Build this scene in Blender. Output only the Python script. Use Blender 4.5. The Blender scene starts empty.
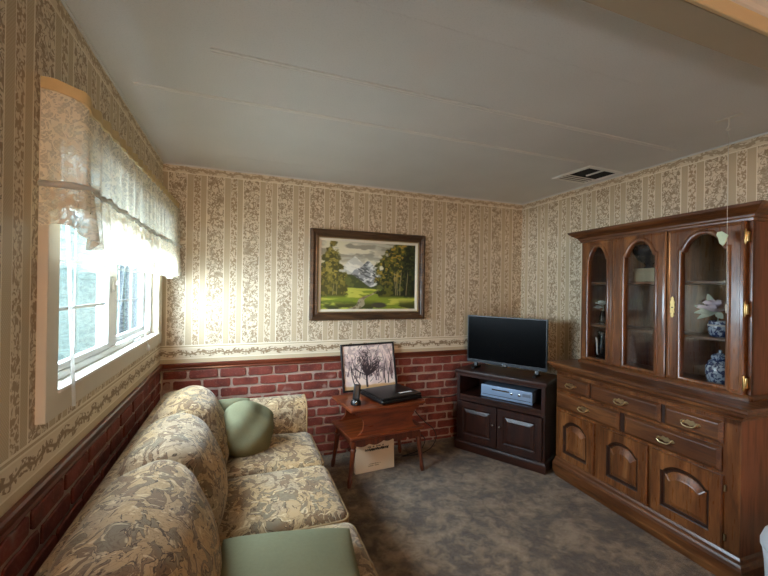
import bpy, bmesh, math, random
import numpy as np
from mathutils import Vector, Matrix, Euler
random.seed(7)
rng = np.random.RandomState(5)
SC = bpy.context.scene
COL = SC.collection
PI = math.pi
H, D, XL, XR, YR = 2.3, 3.15, -0.5406, 2.704, -2.6      # room: ceiling, back wall, left wall, right wall, rear wall

# ------------------------------------------------------------------ object helpers
def link(name, me, mat=None, parent=None, smooth=False):
    o = bpy.data.objects.new(name, me)
    COL.objects.link(o)
    if mat is not None:
        for m in (mat if isinstance(mat, (list, tuple)) else [mat]):
            me.materials.append(m)
    if smooth:
        me.polygons.foreach_set('use_smooth', [True] * len(me.polygons))
    if parent is not None:
        o.parent = parent
    return o

def obj(name, bm, mat=None, parent=None, smooth=False, sharp=None):
    bmesh.ops.recalc_face_normals(bm, faces=bm.faces)
    me = bpy.data.meshes.new(name)
    bm.to_mesh(me)
    bm.free()
    o = link(name, me, mat, parent, smooth)
    if smooth and sharp:
        me.set_sharp_from_angle(angle=math.radians(sharp))
    return o

def tag(o, label, cat, group=None):
    o['label'] = label
    o['category'] = cat
    if group:
        o['group'] = group
    return o

def thing(name, label, cat, loc=(0, 0, 0), rz=0.0, group=None):
    o = bpy.data.objects.new(name, None)
    COL.objects.link(o)
    o.empty_display_size = 0.1
    o.location = loc
    o.rotation_euler = (0, 0, rz)
    return tag(o, label, cat, group)

def struct(o):
    o['kind'] = 'structure'
    return o

# ------------------------------------------------------------------ mesh helpers
def B():
    return bmesh.new()

def box(bm, x0, x1, y0, y1, z0, z1, bev=0.0, seg=2, mi=0, mtx=None):
    vs = [bm.verts.new(p) for p in ((x0, y0, z0), (x1, y0, z0), (x1, y1, z0), (x0, y1, z0), (x0, y0, z1), (x1, y0, z1), (x1, y1, z1), (x0, y1, z1))]
    fs = [bm.faces.new([vs[i] for i in f]) for f in ((3, 2, 1, 0), (4, 5, 6, 7), (0, 1, 5, 4), (1, 2, 6, 5), (2, 3, 7, 6), (3, 0, 4, 7))]
    for f in fs:
        f.material_index = mi
    if bev:
        es = list({e for f in fs for e in f.edges})
        r = bmesh.ops.bevel(bm, geom=es, offset=bev, segments=seg, affect='EDGES', profile=0.6)
        vs = list({v for v in vs if v.is_valid} | set(r['verts']))
        for f in r['faces']:
            f.material_index = mi
    if mtx is not None:
        bmesh.ops.transform(bm, matrix=mtx, verts=vs)
    return vs

def prism(bm, pts, fn, d0, d1, mi=0):
    """outline pts (a,b) extruded between depths d0,d1; fn(a,b,d) gives the point"""
    a = [bm.verts.new(fn(p[0], p[1], d0)) for p in pts]
    b = [bm.verts.new(fn(p[0], p[1], d1)) for p in pts]
    n = len(pts)
    fs = [bm.faces.new(a), bm.faces.new(b[::-1])]
    for i in range(n):
        fs.append(bm.faces.new((a[i], b[i], b[(i + 1) % n], a[(i + 1) % n])))
    for f in fs:
        f.material_index = mi
    return a + b

def loops(bm, ls, close=True, cap0=False, cap1=False, mi=0):
    """skin a list of equal-length point loops"""
    vv = [[bm.verts.new(p) for p in l] for l in ls]
    n = len(ls[0])
    for a, b in zip(vv, vv[1:]):
        for i in range(n if close else n - 1):
            j = (i + 1) % n
            f = bm.faces.new((a[i], a[j], b[j], b[i]))
            f.material_index = mi
    if cap0:
        bm.faces.new(vv[0]).material_index = mi
    if cap1:
        bm.faces.new(vv[-1][::-1]).material_index = mi
    return vv

def lathe(bm, prof, n=24, cx=0, cy=0, z0=0, cap=True, mi=0):
    ls = [[(cx + r * math.cos(2 * PI * i / n), cy + r * math.sin(2 * PI * i / n), z0 + z) for i in range(n)] for r, z in prof]
    return loops(bm, ls, True, cap, cap, mi)

def smooth_path(pts, k=8):
    P = [Vector(p) for p in pts]
    P = [P[0]] + P + [P[-1]]
    out = []
    for i in range(1, len(P) - 2):
        for j in range(k):
            t = j / k
            a, b, c, d = P[i - 1], P[i], P[i + 1], P[i + 2]
            out.append(0.5 * ((2 * b) + (c - a) * t + (2 * a - 5 * b + 4 * c - d) * t * t + (3 * b - a - 3 * c + d) * t ** 3))
    out.append(P[-2])
    return out

def tube(bm, pts, r, n=8, mi=0, radii=None):
    pts = [Vector(p) for p in pts]
    ls = []
    up = Vector((0.13, 0.21, 0.97))
    for i, p in enumerate(pts):
        t = (pts[min(i + 1, len(pts) - 1)] - pts[max(i - 1, 0)]).normalized()
        if abs(t.dot(up)) > 0.95:
            up = Vector((0.9, 0.3, 0.1))
        a = t.cross(up).normalized()
        b = a.cross(t).normalized()
        up = b
        rr = radii[i] if radii else r
        ls.append([p + a * rr * math.cos(2 * PI * k / n) + b * rr * math.sin(2 * PI * k / n) for k in range(n)])
    loops(bm, ls, True, True, True, mi)

def soft_box(bm, w, d, h, r, bulge=(0, 0, 0), n=14, mtx=None, wob=0.0, seed=0):
    """rounded, stuffed box centred on the origin"""
    before = set(bm.verts)
    res = bmesh.ops.create_cube(bm, size=1.0)
    vs = res['verts']
    es = list({e for v in vs for e in v.link_edges})
    bmesh.ops.subdivide_edges(bm, edges=es, cuts=n, use_grid_fill=True)
    vs = [v for v in bm.verts if v not in before]
    rs = random.Random(seed)
    ph = [rs.uniform(0, 6.28) for _ in range(6)]
    for v in vs:
        # push the grid towards the edges so that the rounding is well sampled
        p = Vector([math.copysign(0.5 * (1 - (1 - min(1, abs(c) * 2)) ** 1.35), c) for c in v.co])
        q = Vector((p.x * w, p.y * d, p.z * h))
        i = Vector((max(-w / 2 + r, min(w / 2 - r, q.x)), max(-d / 2 + r, min(d / 2 - r, q.y)), max(-h / 2 + r, min(h / 2 - r, q.z))))
        dv = q - i
        if dv.length > 1e-9:
            q = i + dv.normalized() * r
        fx, fy, fz = 1 - (2 * q.x / w) ** 2, 1 - (2 * q.y / d) ** 2, 1 - (2 * q.z / h) ** 2
        s = Vector((2 * q.x / w, 2 * q.y / d, 2 * q.z / h))
        q += Vector((s.x * bulge[0] * fy * fz, s.y * bulge[1] * fx * fz, s.z * bulge[2] * fx * fy))
        if wob:
            k = wob * (math.sin(q.x * 17 + q.y * 9 + ph[0]) + math.sin(q.y * 21 - q.z * 13 + ph[1]) + math.sin(q.z * 19 + q.x * 11 + ph[2]) + 0.6 * math.sin(q.x * 41 + q.z * 37 + ph[3]) + 0.6 * math.sin(q.y * 45 + q.x * 29 + ph[4]))
            q += q.normalized() * k
        v.co = mtx @ q if mtx is not None else q
    return vs

def pillow(bm, w, d, h, mtx, n=26, fold=0.0, seed=0, pinch=0.12, blunt=0.0):
    """thin-edged throw pillow: two puffed sheets meeting in a seam"""
    rs = random.Random(seed)
    ph = [rs.uniform(0, 6.28) for _ in range(5)]
    grid = {}
    for side in (1, -1):
        for i in range(n + 1):
            for j in range(n + 1):
                edge = i in (0, n) or j in (0, n)
                if edge and side == -1:
                    grid[side, i, j] = grid[1, i, j]
                    continue
                u = -math.cos(PI * i / n)
                v = -math.cos(PI * j / n)
                t = max(0.0, (1 - u * u)) ** 0.42 * max(0.0, (1 - v * v)) ** 0.42
                sx = 1 - pinch * (1 - abs(v) ** 1.5) * u * u
                sy = 1 - pinch * (1 - abs(u) ** 1.5) * v * v
                z = side * h / 2 * t
                ang = math.atan2(v, u)
                z += side * fold * t * (0.55 * math.sin(3.2 * u + 5.5 * v + ph[0]) + 0.5 * math.sin(9 * u - 3 * v + ph[1]) * (0.4 + v * v) + 0.3 * math.sin(5 * ang + ph[2]) * (u * u + v * v))
                bl = 1 - blunt * u * u * v * v
                grid[side, i, j] = bm.verts.new(mtx @ Vector((u * w / 2 * sx * bl, v * d / 2 * sy * bl, z)))
    for side in (1, -1):
        for i in range(n):
            for j in range(n):
                q = [grid[side, i, j], grid[side, i + 1, j], grid[side, i + 1, j + 1], grid[side, i, j + 1]]
                bm.faces.new(q if side == 1 else q[::-1])

def molding(bm, prof, x0, x1, yf, yb, mi=0):
    """profile [(offset, z)] swept round left side, front and right side"""
    ls = []
    for o, z in prof:
        ls.append([(x0 - o, yb, z), (x0 - o, yf - o, z), (x1 + o, yf - o, z), (x1 + o, yb, z)])
    loops(bm, ls, True, True, True, mi)

# ------------------------------------------------------------------ node helpers
class NT:
    def __init__(s, name):
        s.m = bpy.data.materials.new(name)
        s.m.use_nodes = True
        s.t = s.m.node_tree
        s.t.nodes.clear()
        s.out = s.t.nodes.new('ShaderNodeOutputMaterial')
    def n(s, k, **kw):
        nd = s.t.nodes.new(k)
        for a, b in kw.items():
            setattr(nd, a, b)
        return nd
    def L(s, a, b):
        s.t.links.new(a, b)
    def put(s, sock, v):
        if isinstance(v, (int, float)):
            sock.default_value = v if sock.type == 'VALUE' else ((v, v, v, 1) if sock.type == 'RGBA' else (v, v, v))
        elif isinstance(v, (tuple, list)):
            sock.default_value = (tuple(v) + (1,)) if sock.type == 'RGBA' and len(v) == 3 else v
        else:
            s.L(v, sock)
    def ma(s, op, a, b=0.0, c=None, clamp=False):
        nd = s.n('ShaderNodeMath', operation=op, use_clamp=clamp)
        s.put(nd.inputs[0], a)
        s.put(nd.inputs[1], b)
        if c is not None:
            s.put(nd.inputs[2], c)
        return nd.outputs[0]
    def co(s, kind='Object'):
        return s.n('ShaderNodeTexCoord').outputs[kind]
    def sep(s, v):
        nd = s.n('ShaderNodeSeparateXYZ')
        s.L(v, nd.inputs[0])
        return nd.outputs
    def comb(s, x, y, z):
        nd = s.n('ShaderNodeCombineXYZ')
        for i, v in enumerate((x, y, z)):
            s.put(nd.inputs[i], v)
        return nd.outputs[0]
    def scale(s, v, k):
        nd = s.n('ShaderNodeMapping')
        s.L(v, nd.inputs[0])
        nd.inputs['Scale'].default_value = k
        return nd.outputs[0]
    def noise(s, v, sc, det=3.0, dist=0.0, rough=0.5, color=False):
        nd = s.n('ShaderNodeTexNoise')
        s.L(v, nd.inputs['Vector'])
        nd.inputs['Scale'].default_value = sc
        nd.inputs['Detail'].default_value = det
        nd.inputs['Distortion'].default_value = dist
        nd.inputs['Roughness'].default_value = rough
        return nd.outputs['Color' if color else 'Fac']
    def vor(s, v, sc, feat='F1', rand=1.0):
        nd = s.n('ShaderNodeTexVoronoi', feature=feat)
        s.L(v, nd.inputs['Vector'])
        nd.inputs['Scale'].default_value = sc
        nd.inputs['Randomness'].default_value = rand
        return nd.outputs['Distance']
    def ramp(s, f, stops, interp='LINEAR'):
        nd = s.n('ShaderNodeValToRGB')
        s.L(f, nd.inputs[0])
        cr = nd.color_ramp
        cr.interpolation = interp
        while len(cr.elements) < len(stops):
            cr.elements.new(0.5)
        for e, (p, c) in zip(cr.elements, stops):
            e.position = p
            e.color = (c, c, c, 1) if isinstance(c, (int, float)) else tuple(c) + (1,)
        return nd.outputs[0]
    def step(s, f, a, b):
        """0 below a, 1 above b, smooth"""
        nd = s.n('ShaderNodeMapRange', interpolation_type='SMOOTHSTEP')
        s.put(nd.inputs[0], f)
        nd.inputs[1].default_value = min(a, b)
        nd.inputs[2].default_value = max(a, b)
        return nd.outputs[0] if a < b else s.ma('SUBTRACT', 1.0, nd.outputs[0])
    def mix(s, f, a, b, blend='MIX'):
        nd = s.n('ShaderNodeMix', data_type='RGBA', blend_type=blend)
        s.put(nd.inputs[0], f)
        s.put(nd.inputs[6], a)
        s.put(nd.inputs[7], b)
        return nd.outputs[2]
    def bump(s, h, st=0.3, dist=0.01):
        nd = s.n('ShaderNodeBump')
        s.L(h, nd.inputs['Height'])
        nd.inputs['Strength'].default_value = st
        nd.inputs['Distance'].default_value = dist
        return nd.outputs[0]
    def pbr(s, col, rough=0.6, bump=None, metal=0.0, spec=0.5, sheen=0.0, coat=0.0):
        nd = s.n('ShaderNodeBsdfPrincipled')
        s.put(nd.inputs['Base Color'], col)
        s.put(nd.inputs['Roughness'], rough)
        nd.inputs['Metallic'].default_value = metal
        nd.inputs['Specular IOR Level'].default_value = spec
        nd.inputs['Sheen Weight'].default_value = sheen
        nd.inputs['Coat Weight'].default_value = coat
        nd.inputs['Coat Roughness'].default_value = 0.15
        if bump is not None:
            s.L(bump, nd.inputs['Normal'])
        s.L(nd.outputs[0], s.out.inputs[0])
        return s.m

def lin(r, g, b):
    f = lambda c: (c / 255 / 12.92) if c / 255 <= 0.04045 else ((c / 255 + 0.055) / 1.055) ** 2.4
    return (f(r), f(g), f(b))

def plain(name, col, rough=0.5, metal=0.0, spec=0.5, var=0.12, sc=18.0, bs=0.0):
    t = NT(name)
    c = t.co()
    nz = t.noise(c, sc, 3)
    dk = tuple(x * (1 - var) for x in col)
    lt = tuple(min(1, x * (1 + var)) for x in col)
    b = t.bump(t.noise(c, sc * 8, 2), bs, 0.004) if bs else None
    return t.pbr(t.mix(nz, dk, lt), rough, b, metal, spec)

def wood(name, dark, mid, light, axis='Z', rough=0.35, sc=1.0, coat=0.2):
    t = NT(name)
    c = t.co()
    k = {'X': (0.9, 9, 9), 'Y': (9, 0.9, 9), 'Z': (9, 9, 0.9)}[axis]
    v = t.scale(c, tuple(a * sc for a in k))
    n1 = t.noise(v, 1.6, 4, 1.2)
    n2 = t.noise(t.scale(c, tuple(a * 5 * sc for a in k)), 2.0, 3, 0.3)
    col = t.ramp(n1, [(0.28, dark), (0.5, mid), (0.72, light)])
    col = t.mix(t.ma('MULTIPLY', t.step(n2, 0.5, 0.68), 0.45), col, tuple(x * 0.45 for x in dark))
    big = t.noise(c, 3.0, 2)
    col = t.mix(t.ma('MULTIPLY', t.step(big, 0.45, 0.7), 0.35), col, dark)
    r = t.ma('ADD', t.ma('MULTIPLY', n2, 0.2), rough - 0.1)
    return t.pbr(col, r, t.bump(n2, 0.08, 0.003), 0, 0.5, 0, coat)

# ------------------------------------------------------------------ materials
def wallpaper(name, axis, u0, border=True):
    t = NT(name)
    c = t.co()
    s = t.sep(c)
    P = 0.2575
    z = s[2]
    u = t.ma('SUBTRACT', s[0 if axis == 'x' else 1], u0)
    su = t.ma('MULTIPLY', t.ma('FRACT', t.ma('DIVIDE', u, P)), P)
    band = lambda x, a, b: t.ma('MULTIPLY', t.ma('GREATER_THAN', x, a), t.ma('LESS_THAN', x, b))
    cream, line, tan, motif, motif2 = lin(220, 204, 176), lin(234, 222, 198), lin(190, 170, 138), lin(136, 109, 78), lin(160, 134, 102)
    wide, t1, nar, t2 = band(su, 0.002, 0.118), band(su, 0.123, 0.165), band(su, 0.168, 0.212), band(su, 0.215, 0.253)
    p2 = t.comb(u, 0.0, z)
    # leafy scrolls: thin contour lines of a distorted noise plus small leaf blobs
    w1 = t.noise(p2, 26, 1.5, 1.4)
    scroll = t.ma('SUBTRACT', 1.0, t.step(t.ma('ABSOLUTE', t.ma('SUBTRACT', w1, 0.5)), 0.025, 0.055))
    leaf = t.step(t.noise(t.scale(p2, (1, 1, 0.8)), 52, 2, 0.8), 0.54, 0.60)
    bloom = t.step(t.noise(p2, 15, 2, 0.6), 0.56, 0.62)
    mot = t.ma('MAXIMUM', t.ma('MAXIMUM', t.ma('MULTIPLY', scroll, 0.75), t.ma('MULTIPLY', leaf, 0.8)), t.ma('MULTIPLY', bloom, 0.5))
    col = t.mix(wide, line, t.mix(mot, cream, motif))
    nl = t.step(t.noise(t.scale(p2, (1.2, 1, 0.9)), 62, 2, 0.9), 0.46, 0.54)
    col = t.mix(nar, col, t.mix(t.ma('MULTIPLY', nl, 0.9), cream, motif2))
    # tan stripes with rows of tiny dots
    dots = t.ma('MULTIPLY', t.ma('SINE', t.ma('MULTIPLY', su, 2 * PI / 0.0082)), t.ma('SINE', t.ma('MULTIPLY', z, 2 * PI / 0.0105)))
    tn = t.mix(t.step(dots, 0.1, 0.5), tan, lin(206, 187, 156))
    col = t.mix(t.ma('MAXIMUM', t1, t2), col, tn)
    # horizontal scroll borders under the ceiling and above the cap rail
    wv = t.ma('MULTIPLY', t.ma('SINE', t.ma('MULTIPLY', u, 2 * PI / 0.13)), 0.008)
    def bord(zc, hh):
        d = t.ma('ABSOLUTE', t.ma('SUBTRACT', t.ma('ADD', z, wv), zc))
        vine = t.ma('SUBTRACT', 1.0, t.step(d, 0.003, 0.008))
        lf = t.ma('MULTIPLY', t.step(t.noise(p2, 55, 2, 0.6), 0.46, 0.54), t.ma('LESS_THAN', d, hh * 0.62))
        return t.ma('MAXIMUM', vine, lf)
    if border:
        inb = t.ma('LESS_THAN', z, 0.965)
        bc = t.mix(t.ma('MULTIPLY', bord(0.905, 0.034), 0.9), cream, motif)
        ln = t.ma('MAXIMUM', band(z, 0.862, 0.868), t.ma('MAXIMUM', band(z, 0.942, 0.948), band(z, 0.957, 0.965)))
        bc = t.mix(band(z, 0.832, 0.862), bc, lin(198, 178, 146))
        bc = t.mix(ln, bc, line)
        bc = t.mix(band(z, 0.948, 0.957), bc, tan)
        col = t.mix(inb, col, bc)
    tb = t.ma('GREATER_THAN', z, H - 0.062)
    tc = t.mix(t.ma('MULTIPLY', bord(H - 0.030, 0.03), 0.75), cream, motif2)
    tc = t.mix(band(z, H - 0.062, H - 0.056), tc, line)
    col = t.mix(tb, col, tc)
    col = t.mix(t.ma('MULTIPLY', t.step(t.noise(c, 2.2, 3), 0.5, 0.75), 0.12), col, lin(150, 128, 96))
    return t.pbr(col, 0.62, t.bump(t.noise(c, 260, 2), 0.06, 0.002), 0, 0.35)

def ceiling_mat():
    t = NT('painted_ceiling')
    c = t.co()
    n = t.noise(c, 3.0, 4)
    col = t.mix(n, lin(208, 205, 200), lin(222, 219, 214))
    sp = t.noise(c, 170, 3)
    col = t.mix(t.ma('MULTIPLY', t.step(sp, 0.5, 0.7), 0.12), col, lin(130, 125, 118))
    return t.pbr(col, 0.55, t.bump(sp, 0.15, 0.003), 0, 0.3)

def carpet_mat():
    t = NT('brown_carpet')
    c = t.co()
    big = t.noise(c, 4.0, 6, 0.3, 0.68)
    mid = t.noise(c, 15, 6, 0.5, 0.7)
    f = t.ma('ADD', t.ma('MULTIPLY', big, 0.55), t.ma('MULTIPLY', mid, 0.45))
    fine = t.noise(c, 330, 2)
    col = t.ramp(f, [(0.40, lin(78, 62, 47)), (0.47, lin(98, 79, 59)), (0.53, lin(134, 112, 86)), (0.62, lin(162, 139, 110))])
    col = t.mix(t.ma('MULTIPLY', t.step(fine, 0.4, 0.65), 0.45), col, lin(66, 57, 46))
    h = t.ma('ADD', t.ma('MULTIPLY', fine, 0.6), t.ma('MULTIPLY', mid, 1.2))
    return t.pbr(col, 0.95, t.bump(h, 0.7, 0.012), 0, 0.1, 0.25)

def brick_mat():
    t = NT('red_brick')
    c = t.co()
    n = t.noise(c, 9, 4)
    f = t.noise(c, 70, 3)
    col = t.ramp(n, [(0.3, lin(92, 42, 34)), (0.5, lin(124, 56, 44)), (0.7, lin(146, 72, 58))])
    col = t.mix(t.ma('MULTIPLY', t.step(f, 0.55, 0.7), 0.3), col, lin(168, 118, 100))
    col = t.mix(t.ma('MULTIPLY', t.step(t.noise(c, 5, 3, 0.8), 0.62, 0.7), 0.55), col, lin(176, 150, 138))
    return t.pbr(col, 0.72, t.bump(f, 0.4, 0.004), 0, 0.4)

def sofa_mat():
    t = NT('floral_sofa_fabric')
    c = t.co()
    cw = t.n('ShaderNodeVectorMath', operation='MULTIPLY_ADD')
    t.L(t.noise(c, 7, 2, 0, 0.5, True), cw.inputs[0])
    cw.inputs[1].default_value = (0.13, 0.13, 0.13)
    t.L(c, cw.inputs[2])
    w = cw.outputs[0]
    a = t.noise(t.scale(w, (1.0, 0.62, 0.8)), 24, 3, 1.1)
    b = t.noise(t.scale(w, (0.7, 1.1, 1.0)), 36, 2.5, 1.2)
    reg = t.noise(c, 4.0, 2)
    base = t.mix(t.step(reg, 0.42, 0.6), lin(178, 148, 106), lin(166, 144, 114))
    leafc = t.mix(t.step(t.noise(c, 6, 2), 0.45, 0.58), lin(112, 84, 58), lin(118, 107, 86))
    col = t.mix(t.ma('MULTIPLY', t.step(a, 0.52, 0.57), 0.85), base, leafc)
    edge = t.ma('SUBTRACT', 1.0, t.step(t.ma('ABSOLUTE', t.ma('SUBTRACT', a, 0.53)), 0.006, 0.022))
    col = t.mix(t.ma('MULTIPLY', edge, 0.9), col, lin(62, 46, 34))
    e2 = t.ma('SUBTRACT', 1.0, t.step(t.ma('ABSOLUTE', t.ma('SUBTRACT', b, 0.50)), 0.008, 0.030))
    col = t.mix(t.ma('MULTIPLY', e2, 0.55), col, lin(96, 74, 54))
    hl = t.step(b, 0.60, 0.66)
    col = t.mix(t.ma('MULTIPLY', hl, 0.7), col, lin(214, 190, 150))
    weave = t.noise(c, 420, 1)
    return t.pbr(col, 0.82, t.bump(t.ma('ADD', t.ma('MULTIPLY', weave, 0.25), t.ma('MULTIPLY', a, 0.8)), 0.6, 0.008), 0, 0.25, 0.15)

def lace_mat():
    t = NT('ivory_lace')
    uv = t.co('UV')
    s = t.sep(uv)
    a = t.noise(uv, 24, 2, 1.2)
    fl = t.step(t.ma('ABSOLUTE', t.ma('SUBTRACT', a, 0.5)), 0.05, 0.03)
    b = t.noise(uv, 46, 2, 0.8)
    fl = t.ma('MAXIMUM', fl, t.step(b, 0.52, 0.57))
    net = t.ma('MULTIPLY', t.ma('SINE', t.ma('MULTIPLY', s[0], 520)), t.ma('SINE', t.ma('MULTIPLY', s[1], 520)))
    net = t.ma('ADD', 0.55, t.ma('MULTIPLY', t.step(net, -0.1, 0.5), 0.16))
    alpha = t.ma('MAXIMUM', t.ma('MULTIPLY', fl, 0.93), net)
    df = t.n('ShaderNodeBsdfDiffuse')
    df.inputs[0].default_value = lin(226, 214, 190) + (1,)
    tr = t.n('ShaderNodeBsdfTranslucent')
    tr.inputs[0].default_value = lin(232, 226, 210) + (1,)
    m1 = t.n('ShaderNodeMixShader')
    m1.inputs[0].default_value = 0.20
    t.L(df.outputs[0], m1.inputs[1])
    t.L(tr.outputs[0], m1.inputs[2])
    tp = t.n('ShaderNodeBsdfTransparent')
    m2 = t.n('ShaderNodeMixShader')
    t.L(alpha, m2.inputs[0])
    t.L(tp.outputs[0], m2.inputs[1])
    t.L(m1.outputs[0], m2.inputs[2])
    t.L(m2.outputs[0], t.out.inputs[0])
    return t.m

def glass_mat(name, tint=(1, 1, 1), rough=0.02, ior=1.5):
    t = NT(name)
    tp = t.n('ShaderNodeBsdfTransparent')
    tp.inputs[0].default_value = tint + (1,)
    gl = t.n('ShaderNodeBsdfGlossy')
    gl.inputs['Roughness'].default_value = rough
    ge = t.n('ShaderNodeNewGeometry')
    dt = t.n('ShaderNodeVectorMath', operation='DOT_PRODUCT')
    t.L(ge.outputs['Incoming'], dt.inputs[0])
    t.L(ge.outputs['Normal'], dt.inputs[1])
    fr = t.ma('ADD', 0.04, t.ma('MULTIPLY', 0.9, t.ma('POWER', t.ma('SUBTRACT', 1.0, t.ma('ABSOLUTE', dt.outputs['Value'])), 5.0)))
    m = t.n('ShaderNodeMixShader')
    t.L(fr, m.inputs[0])
    t.L(tp.outputs[0], m.inputs[1])
    t.L(gl.outputs[0], m.inputs[2])
    t.L(m.outputs[0], t.out.inputs[0])
    return t.m

def canvas_mat(name, rough=0.45):
    t = NT(name)
    nd = t.n('ShaderNodeVertexColor', layer_name='paint')
    return t.pbr(nd.outputs[0], rough, t.bump(t.noise(t.co(), 120, 2), 0.15, 0.002), 0, 0.4)

M = {}
M['wall_b'] = wallpaper('striped_wallpaper_back', 'x', -0.247)
M['wall_l'] = wallpaper('striped_wallpaper_left', 'y', 0.03)
M['wall_r'] = wallpaper('striped_wallpaper_right', 'y', 0.10, False)
M['ceil'] = ceiling_mat()
M['carpet'] = carpet_mat()
M['brick'] = brick_mat()
M['mortar'] = plain('mortar', lin(176, 150, 134), 0.85, var=0.2, sc=30, bs=0.5)
M['rail'] = wood('cap_rail_wood', lin(74, 30, 16), lin(104, 44, 24), lin(122, 56, 30), 'X', 0.4)
M['raily'] = wood('cap_rail_wood_side', lin(74, 30, 16), lin(104, 44, 24), lin(122, 56, 30), 'Y', 0.4)
hd, hm, hl = lin(72, 38, 17), lin(112, 66, 33), lin(148, 96, 54)
M['oakv'] = wood('cabinet_wood_upright', hd, hm, hl, 'Z', 0.30, 1.0, 0.4)
M['oakh'] = wood('cabinet_wood_level', tuple(c * 0.85 for c in hd), tuple(c * 0.8 for c in hm), tuple(c * 0.8 for c in hl), 'X', 0.36, 1.0, 0.25)
M['oakshade'] = wood('groove_shade_wood', lin(34, 17, 9), lin(50, 26, 13), lin(64, 35, 18), 'Z', 0.4)  # darker cabinet wood: shade painted into panel grooves and drawer gaps
M['oakside'] = wood('cabinet_side_wood', lin(84, 44, 26), lin(116, 66, 40), lin(138, 82, 52), 'Z', 0.42, 0.7)
M['cherryv'] = wood('stand_wood_upright', lin(28, 12, 8), lin(46, 21, 14), lin(64, 31, 20), 'Z', 0.38)
M['cherryh'] = wood('stand_wood_level', lin(34, 17, 11), lin(54, 27, 18), lin(72, 38, 26), 'X', 0.34)
M['maple'] = wood('table_wood_level', lin(78, 32, 14), lin(116, 52, 23), lin(142, 72, 34), 'X', 0.32)
M['maplev'] = wood('table_wood_upright', lin(62, 27, 13), lin(92, 42, 20), lin(116, 56, 28), 'Z', 0.35)
M['sofa'] = sofa_mat()
M['welt'] = plain('sofa_welting', lin(150, 122, 84), 0.8, sc=60)
M['green'] = plain('sage_green_cloth', lin(118, 117, 90), 0.9, spec=0.2, var=0.10, sc=90, bs=0.35)
M['lace'] = lace_mat()
M['rod'] = plain('valance_heading', lin(206, 180, 128), 0.6, var=0.15, sc=30)
M['white'] = plain('white_window_paint', lin(214, 208, 196), 0.42, var=0.04)
M['casing'] = plain('cream_casing_paint', lin(206, 194, 172), 0.5, var=0.05)
M['vinyl'] = plain('white_vinyl', lin(222, 224, 222), 0.35, var=0.03)
M['muntin'] = plain('grey_muntin', lin(150, 168, 178), 0.4, var=0.04)
def translucent_plastic():
    t = NT('clear_white_plastic')
    a, b = t.n('ShaderNodeBsdfDiffuse'), t.n('ShaderNodeBsdfTranslucent')
    a.inputs[0].default_value = b.inputs[0].default_value = lin(232, 232, 228) + (1,)
    m = t.n('ShaderNodeMixShader')
    m.inputs[0].default_value = 0.55
    t.L(a.outputs[0], m.inputs[1]); t.L(b.outputs[0], m.inputs[2]); t.L(m.outputs[0], t.out.inputs[0])
    return t.m
M['wand'] = translucent_plastic()
M['pane'] = glass_mat('window_glass')
M['cabglass'] = glass_mat('cabinet_glass', (0.93, 0.93, 0.92), 0.03, 1.55)
M['brass'] = plain('brass', lin(206, 180, 124), 0.3, 1.0, var=0.1)
M['abrass'] = plain('antique_brass', lin(196, 176, 136), 0.34, 1.0, var=0.25, sc=60)
M['black'] = plain('black_plastic', lin(16, 16, 17), 0.32, var=0.1)
M['screen'] = plain('black_screen', lin(4, 4, 5), 0.25, spec=0.06, var=0.05)
M['bezel'] = plain('dark_grey_bezel', lin(44, 48, 53), 0.35, var=0.05)
M['silver'] = plain('silver_plastic', lin(138, 160, 188), 0.38, 0.25, var=0.05)
M['silverd'] = plain('dark_silver_plastic', lin(112, 124, 140), 0.4, 0.3, var=0.05)
M['chrome'] = plain('bright_metal', lin(220, 220, 216), 0.2, 1.0, var=0.03)
M['cord'] = plain('black_cord', lin(20, 17, 16), 0.5, var=0.1)
M['paper'] = plain('cream_board', lin(214, 194, 164), 0.8, var=0.05, sc=10)
M['ink'] = plain('dark_ink', lin(42, 34, 28), 0.8, var=0.1)
M['frame'] = wood('picture_frame_wood', lin(52, 34, 20), lin(82, 56, 34), lin(104, 74, 46), 'X', 0.4)
M['gilt'] = plain('gilt_lip', lin(150, 126, 84), 0.42, 0.5, var=0.15)
M['liner'] = plain('cream_liner', lin(222, 210, 186), 0.7, var=0.05)
M['canvas'] = canvas_mat('painted_canvas', 0.42)
M['print'] = canvas_mat('printed_paper', 0.5)
M['vent'] = plain('vent_enamel', lin(226, 222, 214), 0.5, var=0.05)
M['dark'] = plain('dark_void', lin(22, 21, 20), 0.9, var=0.05)
M['beam'] = plain('beam_lamplit_paint', lin(200, 180, 140), 0.6, var=0.06, sc=6)  # lamp-lit front face of the beam, the warm light painted into its colour
M['beamshade'] = plain('beam_shaded_paint', lin(172, 160, 138), 0.6, var=0.06, sc=6)  # darker, greyer copy of the beam colour, painted shade of the underside
M['petal'] = plain('lavender_petals', lin(214, 200, 214), 0.7, var=0.12, sc=60)
M['leafm'] = plain('pale_green_leaf', lin(176, 186, 170), 0.7, var=0.2, sc=40)
M['pwhite'] = plain('white_petals', lin(214, 210, 206), 0.7, var=0.08, sc=60)
M['pgreen'] = plain('pale_green_charm', lin(196, 208, 172), 0.5, var=0.1, sc=60)
M['pitch'] = plain('dark_glaze', lin(26, 24, 23), 0.2, var=0.1)
M['palebox'] = plain('pale_box_card', lin(158, 146, 118), 0.7, var=0.08)
M['smoke'] = plain('smoked_glassware', lin(40, 42, 44), 0.12, var=0.2)
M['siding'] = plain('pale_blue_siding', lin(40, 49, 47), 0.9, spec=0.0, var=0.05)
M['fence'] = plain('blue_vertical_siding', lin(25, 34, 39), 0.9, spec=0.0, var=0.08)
M['ground'] = plain('gravel_ground', lin(150, 150, 145), 0.95, spec=0.0, var=0.2, sc=6)
M['string'] = plain('pale_string', lin(196, 190, 176), 0.6, var=0.03)
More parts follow.
